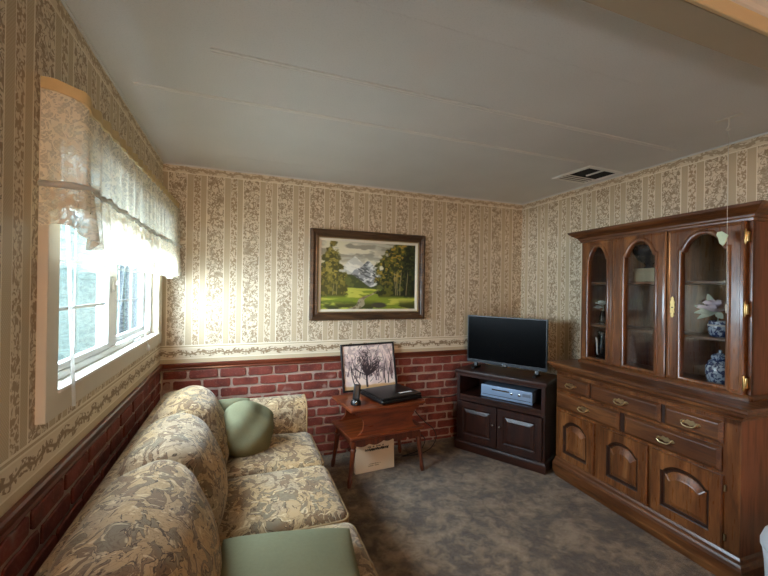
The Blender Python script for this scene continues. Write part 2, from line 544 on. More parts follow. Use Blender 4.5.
M['bin'] = plain('white_bin_plastic', lin(214, 218, 222), 0.45, var=0.03)

def delft():
    t = NT('blue_and_white_glaze')
    c = t.co()
    a = t.step(t.noise(c, 48, 3, 1.0), 0.47, 0.53)
    return t.pbr(t.mix(a, lin(176, 188, 206), lin(44, 62, 104)), 0.2, None, 0, 0.5)
M['delft'] = delft()

# ------------------------------------------------------------------ room shell
def slab(name, p0, p1, mat, parent=None):
    bm = B()
    box(bm, p0[0], p1[0], p0[1], p1[1], p0[2], p1[2])
    return struct(obj(name, bm, mat, parent))

T = 0.10
slab('floor', (XL - T, YR - T, -0.1), (XR + T, D + T, 0), M['carpet'])
ceiling = slab('ceiling', (XL - T, YR - T, H), (XR + T, D + T, H + 0.1), M['ceil'])
wall_back = slab('wall_back', (XL - T, D, 0), (XR + T, D + T, H), M['wall_b'])
slab('wall_right', (XR, YR, 0), (XR + T, D, H), M['wall_r'])
slab('wall_rear', (XL - T, YR - T, 0), (XR + T, YR, H), M['wall_r'])
# left wall round the window opening
WY0, WY1, WZ0, WZ1 = 1.43, 2.955, 1.078, 1.92
bm = B()
box(bm, XL - T, XL, YR, WY0, 0, H)
box(bm, XL - T, XL, WY1, D, 0, H)
box(bm, XL - T, XL, WY0, WY1, 0, WZ0)
box(bm, XL - T, XL, WY0, WY1, WZ1, H)
wall_left = struct(obj('wall_left', bm, M['wall_l']))

# ceiling battens over the panel seams
for y, x0, x1 in ((1.565, -0.12, 2.53), (1.955, -0.46, 2.20), (2.80, -0.12, 1.0), (1.14, -0.30, 1.6)):
    bm = B()
    hgt = 0.006 if y < 2.5 and y > 1.3 else 0.002
    box(bm, x0, x1, y - 0.006, y + 0.006, H - hgt, H + 0.001, 0.0015, 1)
    if hgt > 0.003:
        box(bm, x0, x1, y + 0.02, y + 0.026, H - 0.002, H + 0.001)
    struct(obj('seam_batten', bm, M['vent'] if hgt > 0.003 else M['ceil'], ceiling))
# narrow wood-coloured line of trim where walls meet the ceiling
bm = B(); box(bm, XL, XR, D - 0.008, D, H - 0.008, H); struct(obj('trim_1', bm, M['ceil']))
bm = B(); box(bm, XR - 0.008, XR, 0.8, D - 0.008, H - 0.008, H); struct(obj('trim_2', bm, M['ceil']))
bm = B(); box(bm, XL, XL + 0.010, 0.8, D - 0.008, H - 0.012, H, 0.003, 1); struct(obj('trim_3', bm, M['ceil']))

# header beam that crosses the ceiling above the camera
bm = B()
box(bm, XL, XR, 0.675, 0.783, 2.203, H, 0.004, 1)
beam = struct(obj('ceiling_beam', bm, M['beamshade']))
bm = B()
box(bm, XL, XR, 0.661, 0.675, 2.198, H, 0.003, 1)
struct(obj('fascia_board', bm, M['beam'], beam))
bm = B()
ls = [[(x, 0.661 - o, z) for o, z in ((0, 2.240), (0.006, 2.243), (0.012, 2.252), (0.024, 2.262), (0.03, 2.272), (0.03, H), (0, H))] for x in (XL, XR)]
loops(bm, ls, True, True, True)
struct(obj('crown_strip', bm, M['white'], beam))

# brick wainscot and its cap rail
def bricks(bm, a0, a1, fn, seed):
    rs = random.Random(seed)
    ch, bl, mj = 0.0755, 0.208, 0.017
    row = 0
    z = 0.783 - ch
    while z > -ch:
        a = a0 - (0.11 if row % 2 else 0.0) - 0.03
        while a < a1:
            L = bl + rs.uniform(-0.012, 0.012)
            p0, p1 = max(a, a0) + mj / 2, min(a + L, a1) - mj / 2
            if p1 - p0 > 0.02:
                z0, z1 = max(0.002, z + mj / 2 + rs.uniform(-.003, .003)), z + ch - mj / 2 + rs.uniform(-.003, .003)
                if z1 - z0 > 0.01:
                    n = 7
                    rad = min(0.012, (z1 - z0) / 2.2)
                    pts = []
                    for (cx, cz, s) in ((p1 - rad, z1 - rad, 0), (p0 + rad, z1 - rad, 1), (p0 + rad, z0 + rad, 2), (p1 - rad, z0 + rad, 3)):
                        for k in range(4):
                            an = (s + k / 3) * PI / 2
                            pts.append((cx + rad * math.cos(an) + rs.uniform(-.0022, .0022), cz + rad * math.sin(an) + rs.uniform(-.0022, .0022)))
                        # a wavering long edge
                        if s in (0, 2):
                            dx = (p0 - p1 + 2 * rad) if s == 0 else (p1 - p0 - 2 * rad)
                            for k in (0.25, 0.5, 0.75):
                                pts.append((cx + dx * k, (z1 if s == 0 else z0) + rs.uniform(-.003, .003)))
                    cx, cz = (p0 + p1) / 2, (z0 + z1) / 2
                    pr = 0.009 + rs.uniform(-.002, .003)
                    l0 = [fn(x, zz, 0.0) for x, zz in pts]
                    l1 = [fn(x, zz, pr - 0.003) for x, zz in pts]
                    l2 = [fn(cx + (x - cx) * 0.965, cz + (zz - cz) * 0.90, pr) for x, zz in pts]
                    loops(bm, [l0, l1, l2], True, False, True, 0)
            a += L
        z -= ch
        row += 1

def wainscot(parent, a0, a1, fn, seed, flip):
    bm = B()
    q = [fn(a0, 0, 0.002), fn(a1, 0, 0.002), fn(a1, 0.80, 0.002), fn(a0, 0.80, 0.002)]
    f = bm.faces.new([bm.verts.new(p) for p in q])
    f.material_index = 1
    bricks(bm, a0, a1, fn, seed)
    return struct(obj('brick_wainscot', bm, [M['brick'], M['mortar']], parent))

wainscot(wall_back, XL + 0.012, 2.28, lambda a, z, d: (a, D - d, z), 3, 0)
wainscot(wall_left, 0.3, D - 0.012, lambda a, z, d: (XL + d, a, z), 4, 1)
def rail_prof():
    return [(0, 0.784), (0.012, 0.784), (0.016, 0.790), (0.014, 0.800), (0.018, 0.812), (0.020, 0.826), (0.014, 0.832), (0, 0.832)]
bm = B()
loops(bm, [[(x, D - d, z) for d, z in rail_prof()] for x in (XL + 0.014, 2.3)], True, True, True)
struct(obj('trim_4', bm, M['rail']))
bm = B()
loops(bm, [[(XL + d, y, z) for d, z in rail_prof()] for y in (0.0, D)], True, True, True)
struct(obj('trim_5', bm, M['raily']))

# ------------------------------------------------------------------ window
GX = -0.592
win = struct(bpy.data.objects.new('window_1', None)); COL.objects.link(win)
win.location = (XL, (WY0 + WY1) / 2, WZ0)
def wpart(name, bm, mat, parent=None, kind=True):
    o = obj(name, bm, mat)
    o.parent = parent or win
    o.matrix_parent_inverse = (parent or win).matrix_world.inverted() if parent is None else Matrix()
    struct(o)
    return o
bpy.context.view_layer.update()
CW = 0.078
bm = B()
cx0, cx1 = XL - 0.002, -0.516
box(bm, cx0, cx1, WY0 - CW, WY0, WZ0 - 0.075, WZ1 + CW, 0.004, 2)
box(bm, cx0, cx1, WY1, WY1 + CW + 0.012, WZ0 - 0.075, WZ1 + CW, 0.004, 2)
box(bm, cx0, cx1 - 0.002, WY0 - 0.001, WY1 + 0.001, WZ0 - 0.075, WZ0 - 0.004, 0.003, 2)
box(bm, cx0, cx1 - 0.002, WY0 - 0.001, WY1 + 0.001, WZ1, WZ1 + CW, 0.003, 2)
wpart('casing', bm, M['casing'])
bm = B()   # jamb lining and sill board
box(bm, XL - T, cx1 - 0.004, WY0 - 0.004, WY0 + 0.008, WZ0, WZ1)
box(bm, XL - T, cx1 - 0.004, WY1 - 0.008, WY1 + 0.004, WZ0, WZ1)
box(bm, XL - T, cx1 - 0.004, WY0 + 0.008, WY1 - 0.008, WZ1 - 0.008, WZ1 + 0.004)
wpart('jamb', bm, M['casing'])
bm = B()
box(bm, XL - T, cx1 + 0.006, WY0 + 0.002, WY1 - 0.002, WZ0 - 0.006, WZ0 + 0.006, 0.003, 2)
wpart('sill', bm, M['white'])
bm = B()   # outer vinyl frame
y0, y1, z0, z1 = WY0 + 0.008, WY1 - 0.008, WZ0 + 0.006, WZ1 - 0.008
fx0, fx1 = GX - 0.035, GX + 0.030
box(bm, fx0, fx1, y0, y0 + 0.028, z0, z1, 0.003, 1)
box(bm, fx0, fx1, y1 - 0.028, y1, z0, z1, 0.003, 1)
box(bm, fx0, fx1, y0 + 0.028, y1 - 0.028, z0, z0 + 0.026, 0.003, 1)
box(bm, fx0, fx1, y0 + 0.028, y1 - 0.028, z1 - 0.026, z1, 0.003, 1)
wpart('window_frame', bm, M['vinyl'])
def sash(ya, yb, x, muntin_ys, name='sash'):
    za, zb = z0 + 0.026, z1 - 0.026
    w = 0.034
    bm = B()
    box(bm, x - 0.012, x + 0.012, ya, ya + w, za, zb, 0.003, 1)
    box(bm, x - 0.012, x + 0.012, yb - w, yb, za, zb, 0.003, 1)
    box(bm, x - 0.012, x + 0.012, ya + w, yb - w, za, za + 0.026, 0.003, 1)
    box(bm, x - 0.012, x + 0.012, ya + w, yb - w, zb - w, zb, 0.003, 1)
    s = wpart(name, bm, M['vinyl'])
    bm = B()
    box(bm, x - 0.002, x + 0.002, ya + w - 0.004, yb - w + 0.004, za + 0.02, zb - w + 0.004)
    o = wpart('pane', bm, M['pane'])
    bm = B()
    for zz in (1.318, 1.489, 1.66):
        box(bm, x - 0.006, x - 0.0025, ya + w, yb - w, zz - 0.006, zz + 0.006)
    for yy in muntin_ys:
        box(bm, x - 0.0062, x - 0.0027, yy - 0.006, yy + 0.006, za + 0.026, zb - w)
    wpart('muntin_grid', bm, M['muntin'])
    return s
sash(y0 + 0.028, 2.115, GX + 0.012, [1.75])
sash(2.20, y1 - 0.028, GX - 0.018, [2.42, 2.66])
bm = B()
box(bm, GX - 0.03, GX + 0.022, 2.10, 2.215, z0 + 0.026, z1 - 0.026, 0.004, 1)
wpart('meeting_stile', bm, M['vinyl'])
bm = B()
box(bm, GX + 0.022, GX + 0.034, 2.125, 2.155, 1.37, 1.445, 0.004, 2)
box(bm, GX + 0.034, GX + 0.046, 2.132, 2.148, 1.405, 1.425, 0.003, 2)
wpart('latch', bm, M['white'])

# raised slatted blind with its wand and lift cord
blind = thing('window_blind', 'white slatted blind drawn up behind the lace with a hanging wand', 'blind', (0, 0, 0))
bm = B(); box(bm, -0.575, -0.535, WY0 + 0.015, WY1 - 0.015, WZ1 - 0.042, WZ1 - 0.010, 0.003, 1); obj('headrail', bm, M['vinyl'], blind)
for k in range(20):
    bm = B(); zs = 1.685 + k * 0.0095
    box(bm, -0.570, -0.542, WY0 + 0.02, WY1 - 0.02, zs, zs + 0.0045, 0.001, 1); obj('slat', bm, M['vinyl'], blind)
bm = B(); box(bm, -0.571, -0.541, WY0 + 0.018, WY1 - 0.018, 1.664, 1.682, 0.003, 1); obj('bottom_rail', bm, M['vinyl'], blind)
bm = B()
tube(bm, [(-0.531, 1.500, 1.885), (-0.530, 1.502, 1.74), (-0.522, 1.508, 1.50), (-0.504, 1.515, 1.008)], 0.0055, 10)
obj('wand', bm, M['wand'], blind, True)
bm = B()
tube(bm, smooth_path([(-0.531, 2.80, 1.885), (-0.534, 2.80, 1.60), (-0.538, 2.74, 1.40), (-0.540, 2.67, 1.20), (-0.535, 2.64, 1.115), (-0.520, 2.60, 1.083), (-0.505, 2.585, 1.05)]), 0.0028, 8)
lc = obj('pull_cord', bm, M['wand'], blind, True)
bm = B()
lathe(bm, [(0.002, 0), (0.008, -0.003), (0.010, -0.02), (0.008, -0.032), (0.004, -0.034)], 12, -0.505, 2.585, 1.052)
obj('tassel', bm, M['vinyl'], lc, True)
bm = B()
for k in range(3):
    tube(bm, [(-0.558 + (0.030 - k * 0.006) * math.cos(a) * 0.6, 2.55 + (0.075 - k * 0.012) * math.sin(a), 1.0875 + k * 0.004) for a in np.linspace(0, 2 * PI, 28)], 0.0035, 6)
tag(obj('cord_coil', bm, M['vinyl'], None, True), 'small coil of white cord lying on the window sill', 'cord')

# lace valance on its rod
def valance():
    t = thing('lace_valance', 'ivory lace valance with ruffled hem hanging over the window', 'curtain', (0, 0, 0))
    xf = -0.428
    ya, yb = 1.318, 3.105
    path = [(XL + 0.012, ya + 0.012), (XL + 0.05, ya + 0.004), (xf - 0.02, ya), (xf - 0.006, ya + 0.006), (xf, ya + 0.025)]
    n = 190
    path += [(xf, ya + 0.025 + (yb - ya - 0.045) * i / n) for i in range(1, n + 1)]
    path += [(xf - 0.004, yb - 0.008), (xf - 0.02, yb), (XL + 0.05, yb), (XL + 0.012, yb)]
    # arc length
    S = [0.0]
    for a, b in zip(path, path[1:]):
        S.append(S[-1] + math.hypot(b[0] - a[0], b[1] - a[1]))
    def head_z(s):
        return 1.964 - 0.042 * min(1, s / 0.13) ** 1.5 + 0.055 * max(0, s - 0.13) / (S[-1] - 0.13)
    def sheet(name, z_top, z_bot, amp0, amp1, hem, off, k1, rows, mat, parent, z_lift=0.0):
        bm = B()
        uvl = bm.loops.layers.uv.new('UVMap')
        V = []
        for r in range(rows + 1):
            f = r / rows
            row = []
            for i, (x, y) in enumerate(path):
                s = S[i]
                ph = s * k1 + 0.9 * math.sin(s * 5.1) + 0.5 * math.sin(s * 13)
                amp = amp0 + (amp1 - amp0) * f
                d = amp * math.sin(ph) + 0.35 * amp * math.sin(ph * 2.3 + 1)
                front = 1.0 if 3 <= i <= len(path) - 4 else 0.15
                zt = z_top + (head_z(s) - 1.955 if name == 'lace_panel' else 0)
                zb = z_bot + hem * abs(math.sin(s * PI / 0.155)) - hem * 0.5 + 0.012 * math.sin(s * 2.7 + 0.5)
                zb += z_lift * max(0.0, 1 - s / 0.24)
                if front == 1.0:
                    px, py = x + d + off, y
                else:
                    px, py = x, y - (d + off) * 0.6 if i < 4 else y
                px = max(px, XL + 0.011)
                row.append((bm.verts.new((px, py, zt + (zb - zt) * f)), (s, zt + (zb - zt) * f)))
            V.append(row)
        for r in range(rows):
            for i in range(len(path) - 1):
                q = [V[r][i], V[r][i + 1], V[r + 1][i + 1], V[r + 1][i]]
                fc = bm.faces.new([a[0] for a in q])
                for lp, a in zip(fc.loops, q):
                    lp[uvl].uv = a[1]
        return obj(name, bm, mat, parent, True)
    sheet('lace_panel', 1.955, 1.60, 0.004, 0.012, 0.03, 0.0, 62, 14, M['lace'], t)
    sheet('ruffle', 1.685, 1.478, 0.006, 0.020, 0.035, 0.006, 95, 12, M['lace'], t, 0.10)
    # gathered band where the ruffle is sewn on, and the heading over the rod
    bm = B()
    pts = [(x + (0.014 if 3 <= i <= len(path) - 4 else 0.002), y - (0.010 if i < 4 else 0), 1.685 - 0.004 * math.sin(S[i] * 38) - 0.012 * math.sin(S[i] * 2)) for i, (x, y) in enumerate(path)]
    tube(bm, pts[::2], 0.009, 8, radii=[0.008 + 0.003 * math.sin(i * 1.9) for i in range(len(pts[::2]))])
    obj('gathered_band', bm, M['wand'], t, True)
    bm = B()
    ls = []
    for i, (x, y) in enumerate(path):
        zt = head_z(S[i])
        wv = 0.003 * math.sin(S[i] * 70)
        o = 0.007
        if i < 3:
            a, b = (x, y + o), (x, y - o)
        elif i > len(path) - 4:
            a, b = (x, y - o), (x, y + o)
        else:
            a, b = (x - o, y), (x + o + wv, y)
        ls.append([(a[0], a[1], zt - 0.012), (b[0], b[1], zt - 0.012), (b[0], b[1], zt + 0.020 + wv), (a[0], a[1], zt + 0.024 + wv)])
    loops(bm, ls, True, True, True)
    obj('heading', bm, M['rod'], t, True, 50)
valance()

# outside: the neighbour's wall and a stretch of vertical siding
slab('ground_outside', (-9, -4, -0.75), (XL - T, 14, -0.6), M['ground'])
nh = thing('neighbor_house', 'pale sided house wall seen through the near window sash', 'house', (-2.6, 7.4, -0.6))
bm = B()
zz = 0.0
while zz < 3.7:   # lapped boards
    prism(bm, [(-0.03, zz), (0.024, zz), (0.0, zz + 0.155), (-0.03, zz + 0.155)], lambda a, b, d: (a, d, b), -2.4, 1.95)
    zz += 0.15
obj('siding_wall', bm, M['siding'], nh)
bm = B(); box(bm, -0.6, 0.18, -2.5, 2.1, 3.69, 3.78); obj('eave', bm, M['vinyl'], nh)
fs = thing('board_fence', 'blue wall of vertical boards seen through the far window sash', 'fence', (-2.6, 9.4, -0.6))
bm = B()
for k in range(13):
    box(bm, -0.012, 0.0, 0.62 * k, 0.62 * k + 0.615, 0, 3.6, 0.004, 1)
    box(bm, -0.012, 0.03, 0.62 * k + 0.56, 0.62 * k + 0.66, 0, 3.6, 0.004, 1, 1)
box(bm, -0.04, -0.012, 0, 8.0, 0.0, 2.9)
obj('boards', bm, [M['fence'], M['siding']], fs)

# ------------------------------------------------------------------ sofa
def sofa():
    X0, X1 = -0.435, 0.44
    t = thing('sofa', 'long sofa in tan and grey floral fabric along the window wall', 'sofa', (0, 1.70, 0))
    def P(x, y, z, rx=0, ry=0, rz=0):
        return Matrix.Translation((x, y - 1.70, z)) @ Euler((rx, ry, rz)).to_matrix().to_4x4()
    bm = B()
    soft_box(bm, 0.84, 1.74, 0.24, 0.03, (0, 0, 0), 10, P(0.0, 1.735, 0.17))
    obj('base', bm, M['sofa'], t, True)
    bm = B()
    soft_box(bm, 0.17, 2.20, 0.66, 0.06, (0, 0, 0), 14, P(-0.365, 1.74, 0.395, 0, math.radians(-4), 0))
    obj('back_frame', bm, M['sofa'], t, True)
    ys = [(0.885, 1.555), (1.555, 2.085), (2.085, 2.60)]
    for k, (a, b) in enumerate(ys):
        bm = B()
        soft_box(bm, 0.60, b - a - 0.006, 0.17, 0.05, (0.004, 0.0, 0.022), 18, P(0.16, (a + b) / 2, 0.355), 0.0012, 20 + k)
        c = obj('seat_cushion', bm, M['sofa'], t, True)
        bm = B()
        r = 0.05
        for zc in (0.402,):
            pts = []
            w2, d2 = 0.30, (b - a - 0.006) / 2
            for s, (cx, cy) in enumerate(((w2 - r, d2 - r), (-w2 + r, d2 - r), (-w2 + r, -d2 + r), (w2 - r, -d2 + r))):
                for q in range(6):
                    an = (s + q / 5) * PI / 2
                    pts.append(P(0.16, (a + b) / 2, 0) @ Vector((cx + (r - 0.006) * math.cos(an), cy + (r - 0.006) * math.sin(an), zc + 0.012)))
            pts.append(pts[0])
            tube(bm, pts, 0.0065, 6)
        obj('piping', bm, M['welt'], c, True)
    for k, (a, b) in enumerate(ys):
        bm = B()
        m = P(-0.245, (a + b) / 2, 0.568, 0, math.radians(-19), 0)
        soft_box(bm, 0.27, b - a + 0.05, 0.45, 0.105, (0.055, 0.004, 0.022), 20, m, 0.0025, 40 + k)
        obj('back_cushion', bm, M['sofa'], t, True)
    # far and near arms with a rolled top
    for (a, b) in ((2.60, 2.86), (0.615, 0.88)):
        bm = B()
        prof = []
        yc = (a + b) / 2
        w = (b - a) / 2
        for an in np.linspace(0, PI, 15):
            prof.append((yc + w * math.cos(an), 0.545 + 0.095 * math.sin(an)))
        prof = [(b - 0.02, 0.06), (b - 0.012, 0.40), (b, 0.50)] + prof + [(a, 0.50), (a + 0.010, 0.40), (a + 0.012, 0.06)]
        xs = [X0 + 0.02, X0 + 0.03, X0 + 0.06] + list(np.linspace(X0 + 0.12, X1 - 0.04, 9)) + [X1 - 0.018, X1 - 0.004, X1]
        ls = []
        for i, x in enumerate(xs):
            k = {0: 0.93, 1: 0.97, 12: 1.0, 13: 0.985, 14: 0.955}.get(i, 1.0)
            ls.append([(x, yc + (y - yc) * k - 1.70, 0.35 + (z - 0.35) * k) for y, z in prof])
        loops(bm, ls, True, True, True)
        arm = obj('arm', bm, M['sofa'], t, True, 60)
        bm = B()
        tube(bm, [(X1 - 0.003, yc + (y - yc) * 0.985 - 1.70, 0.35 + (z - 0.35) * 0.985) for y, z in prof], 0.006, 6)
        obj('piping', bm, M['welt'], arm, True)
    for x in (-0.36, 0.36):
        for y in (0.72, 2.76):
            bm = B()
            lathe(bm, [(0.022, 0.0), (0.030, 0.01), (0.032, 0.06)], 14, x, y - 1.70, 0.0)
            obj('foot', bm, M['cherryv'], t, True)
    bm = B()
    box(bm, X1 - 0.012, X1 - 0.004, 0.88 - 1.7, 2.60 - 1.7, 0.02, 0.30)
    obj('skirt', bm, M['sofa'], t)
sofa()

def throw(label, w, d, h, mtx, seed, fold, pinch=0.12, blunt=0.0):
    bm = B()
    loc = mtx.to_translation()
    pillow(bm, w, d, h, mtx.to_3x3().to_4x4(), 28, fold, seed, pinch, blunt)
    o = obj('throw_pillow', bm, M['green'], None, True)
    o.location = loc
    return tag(o, label, 'pillow', 'green pillows on the sofa')
def MT(loc, rx, ry, rz):
    return Matrix.Translation(loc) @ Euler(tuple(math.radians(a) for a in (rx, ry, rz)), 'XYZ').to_matrix().to_4x4()
throw('sage green pillow lying flat on the near seat cushion of the sofa', 0.45, 0.46, 0.12, MT((0.152, 1.188, 0.503), 0, 3, -6.5), 2, 0.002, 0.03)
throw('plump creased sage green pillow leaning in the far corner of the sofa', 0.33, 0.32, 0.25, MT((0.045, 2.372, 0.562), 64, 0, 34) @ Matrix.Rotation(math.radians(62), 4, 'Z'), 5, 0.017, 0.02, 0.26)
throw('green pillow half hidden behind the creased pillow against the far sofa arm', 0.33, 0.30, 0.11, MT((-0.075, 2.548, 0.560), 76, 0, 6), 9, 0.006, 0.06, 0.14)

# ------------------------------------------------------------------ two-tier end table
def end_table():
    a = math.radians(6.0)
    t = thing('end_table', 'two-tier reddish wooden end table against the brick wall', 'table', (0.735, 2.55, 0), a)
    W, Dp = 0.615, 0.42
    def top(name, z, th, ov):
        bm = B()
        box(bm, -ov, W + ov, -ov, Dp, z - th, z, 0.007, 3)
        return obj(name, bm, M['maple'], t, True, 40)
    top('upper_top', 0.548, 0.022, 0.0)
    top('lower_top', 0.352, 0.022, 0.0)
    def spool(yy, name):
        z0, z1 = 0.352, 0.526
        pts = []
        n = 16
        l, r = 0.045, W - 0.045
        for s, x in ((1, l), (-1, r)):
            e = []
            for k in range(n + 1):
                f = k / n
                z = z0 + (z1 - z0) * f
                dep = 0.062 * max(0.0, 1 - ((f - 0.42) / 0.42) ** 2) ** 0.5 if f < 0.84 else 0.0
                e.append((x + s * dep, z))
            pts += e if s == -1 else e[::-1]
        bm = B()
        prism(bm, pts, lambda u, v, d: (u, d, v), yy, yy + 0.018)
        return obj(name, bm, M['maple'], t)
    spool(0.020, 'front_board')
    spool(Dp - 0.045, 'rear_board')
    # apron with scalloped lower edge
    def apron(x0, x1, fn, d0, d1):
        pts = [(x0, 0.330)]
        n = 40
        for k in range(n + 1):
            f = k / n
            z = 0.284 - 0.014 * abs(math.sin(f * 5 * PI)) + (0.012 if 0.42 < f < 0.58 else 0)
            pts.append((x0 + (x1 - x0) * f, z))
        pts.append((x1, 0.330))
        bm = B()
        prism(bm, pts, fn, d0, d1)
        return obj('apron', bm, M['maplev'], t)
    apron(0.05, W - 0.05, lambda u, v, d: (u, d, v), 0.025, 0.043)
    apron(0.05, W - 0.05, lambda u, v, d: (u, d, v), Dp - 0.055, Dp - 0.037)
    apron(0.05, Dp - 0.06, lambda u, v, d: (d, u, v), 0.028, 0.046)
    apron(0.05, Dp - 0.06, lambda u, v, d: (d, u, v), W - 0.046, W - 0.028)
    for sx in (0, 1):
        for sy in (0, 1):
            x, y = (0.045, W - 0.045)[sx], (0.045, Dp - 0.055)[sy]
            dx, dy = (-0.042, 0.042)[sx], (-0.018, 0.018)[sy]
            prof = [(0.33, 0.022), (0.27, 0.022), (0.262, 0.017), (0.25, 0.023), (0.235, 0.019), (0.20, 0.0185), (0.12, 0.015), (0.06, 0.0135), (0.05, 0.017), (0.035, 0.018), (0.0, 0.013)]
            ls = []
            for z, r in prof:
                f = (0.33 - z) / 0.33
                ls.append([(x + dx * f + r * math.cos(2 * PI * k / 14), y + dy * f + r * math.sin(2 * PI * k / 14), z) for k in range(14)])
            bm = B()
            loops(bm, ls, True, True, True)
            obj('leg', bm, M['maplev'], t, True, 50)
    return t
end_table()

# ------------------------------------------------------------------ painted pictures
def vnoise(x, y, s, seed):
    r = np.random.RandomState(seed)
    g = r.rand(64, 64)
    X, Y = x * s, y * s
    xi, yi = np.floor(X).astype(int), np.floor(Y).astype(int)
    fx, fy = X - xi, Y - yi
    fx, fy = fx * fx * (3 - 2 * fx), fy * fy * (3 - 2 * fy)
    G = lambda a, b: g[a % 64, b % 64]
    return (G(xi, yi) * (1 - fx) + G(xi + 1, yi) * fx) * (1 - fy) + (G(xi, yi + 1) * (1 - fx) + G(xi + 1, yi + 1) * fx) * fy
def fbm(x, y, s, seed, o=4):
    return sum(vnoise(x, y, s * 2 ** k, seed + k) * 0.5 ** (k + 1) for k in range(o)) / (1 - 0.5 ** o)
def sm(x, a, b):
    t = np.clip((x - a) / (b - a), 0, 1)
    return t * t * (3 - 2 * t)
def painted(name, fn, w, h, nx, ny, mat, parent, y=0.0):
    u, v = np.meshgrid(np.linspace(0, 1, nx + 1), np.linspace(0, 1, ny + 1))
    col = fn(u, v)
    vs = [((a - 0.5) * w, y, b * h) for a, b in zip(u.ravel(), v.ravel())]
    k = nx + 1
    fs = [(j * k + i, j * k + i + 1, (j + 1) * k + i + 1, (j + 1) * k + i) for j in range(ny) for i in range(nx)]
    me = bpy.data.meshes.new(name)
    me.from_pydata(vs, [], fs)
    at = me.color_attributes.new('paint', 'FLOAT_COLOR', 'POINT')
    c = np.concatenate([np.clip(col, 0, 255).reshape(-1, 3) / 255, np.ones((len(vs), 1))], 1)
    c[:, :3] = np.where(c[:, :3] <= 0.04045, c[:, :3] / 12.92, ((c[:, :3] + 0.055) / 1.055) ** 2.4)
    at.data.foreach_set('color', c.ravel().astype(np.float32))
    return link(name, me, mat, parent)

def landscape(u, v):
    A = lambda r, g, b: np.array([r, g, b], float)
    mixc = lambda c, m, k: c * (1 - m[..., None]) + k * m[..., None]
    c = np.ones(u.shape + (3,)) * A(218, 208, 176)
    n = fbm(u, v * 1.6, 5, 1)
    c = mixc(c, sm(n, 0.45, 0.62), A(186, 178, 154))
    c = mixc(c, sm(fbm(u, v * 2, 7, 9), 0.52, 0.66) * sm(v, 0.6, 0.85), A(150, 142, 122))
    # far pale peak
    rid = fbm(u, v * 0 + 0.3, 9, 21) * 0.10
    h1 = 0.74 - np.abs(u - 0.34) * 0.95 + rid
    c = mixc(c, sm(h1 - v, 0, 0.02), A(196, 192, 176))
    c = mixc(c, sm(h1 - v, 0, 0.02) * sm(fbm(u + v, v, 14, 5), 0.5, 0.6), A(228, 222, 204))
    # central snowy peak
    h2 = 0.69 - np.abs(u - 0.475) * (1.25 - 0.15 * (u > 0.475)) + fbm(u, v * 0, 12, 33) * 0.08
    m2 = sm(h2 - v, 0, 0.012)
    c = mixc(c, m2, A(150, 150, 146))
    c = mixc(c, m2 * sm(fbm(u * 1.3 - v * 0.6, v, 16, 8), 0.46, 0.54), A(214, 212, 202))
    c = mixc(c, m2 * sm(fbm(u + v, v, 20, 14), 0.58, 0.66), A(92, 92, 88))
    # dark wooded foothills
    h3 = 0.36 + 0.14 * np.exp(-((u - 0.28) / 0.11) ** 2) - 0.05 * np.exp(-((u - 0.5) / 0.07) ** 2) + 0.05 * np.exp(-((u - 0.70) / .1) ** 2) + fbm(u, v * 0, 18, 44) * 0.06
    c = mixc(c, sm(h3 - v, 0, 0.015), A(72, 78, 42))
    c = mixc(c, sm(h3 - v, 0, 0.015) * sm(fbm(u, v, 22, 4), 0.5, 0.62), A(98, 100, 50))
    # meadow
    h4 = 0.315 + 0.03 * np.sin(u * 7) * 0.4
    m4 = sm(h4 - v, 0, 0.012)
    c = mixc(c, m4, A(126, 140, 44))
    c = mixc(c, m4 * sm(fbm(u * 0.7, v * 3, 9, 61), 0.48, 0.6), A(186, 186, 78))
    c = mixc(c, m4 * sm(0.16 - v, 0, 0.12) * sm(fbm(u, v * 2, 8, 62), 0.4, 0.6), A(62, 66, 30))
    # path / stream
    pc = 0.565 - (0.29 - v) * 0.85 + 0.03 * np.sin(v * 30)
    pw = 0.012 + (0.30 - v) * 0.16
    mp = sm(pw - np.abs(u - pc), 0, 0.012) * sm(0.30 - v, 0, 0.01)
    c = mixc(c, mp, A(160, 148, 118))
    c = mixc(c, mp * sm(fbm(u, v, 30, 63), 0.5, 0.6), A(118, 104, 76))
    c = mixc(c, sm(0.05 - np.hypot((u - 0.60) * 0.5, v - 0.06), 0, 0.02), A(66, 62, 50))
    # tree masses
    def trees(c, uc, w, top, seed, dk, lt, lt2):
        n = fbm(u, v, 16, seed)
        n2 = fbm(u * 1.5, v * 0.8, 26, seed + 3)
        d = np.abs(u - uc) / w + sm(v, top - 0.45, top + 0.12) * 0.75 + (n - 0.5) * 0.9
        m = sm(1.0 - d, 0, 0.18) * sm(v, 0.16, 0.22)
        c = mixc(c, m, dk)
        c = mixc(c, m * sm(n2, 0.46, 0.6), lt)
        c = mixc(c, m * sm(fbm(u, v, 34, seed + 7), 0.56, 0.66) * sm(v, 0.3, 0.5), lt2)
        return c
    c = trees(c, 0.10, 0.17, 0.84, 71, A(78, 74, 32), A(124, 112, 48), A(158, 140, 68))
    c = trees(c, 0.86, 0.28, 1.05, 81, A(48, 52, 26), A(96, 94, 36), A(158, 132, 54))
    c = trees(c, 0.98, 0.14, 1.2, 91, A(28, 34, 20), A(48, 54, 26), A(70, 70, 32))
    # pale trunks
    for k, uc in enumerate((0.775, 0.80, 0.835, 0.905, 0.12, 0.15)):
        tw = 0.006 if k < 4 else 0.005
        mt = sm(tw - np.abs(u - uc - 0.008 * np.sin(v * 9 + k)), 0, 0.004) * sm(v, 0.20, 0.22) * sm((0.62 if k < 4 else 0.42) - v, 0, 0.1)
        c = mixc(c, mt * 0.8, A(164, 148, 110))
    return c

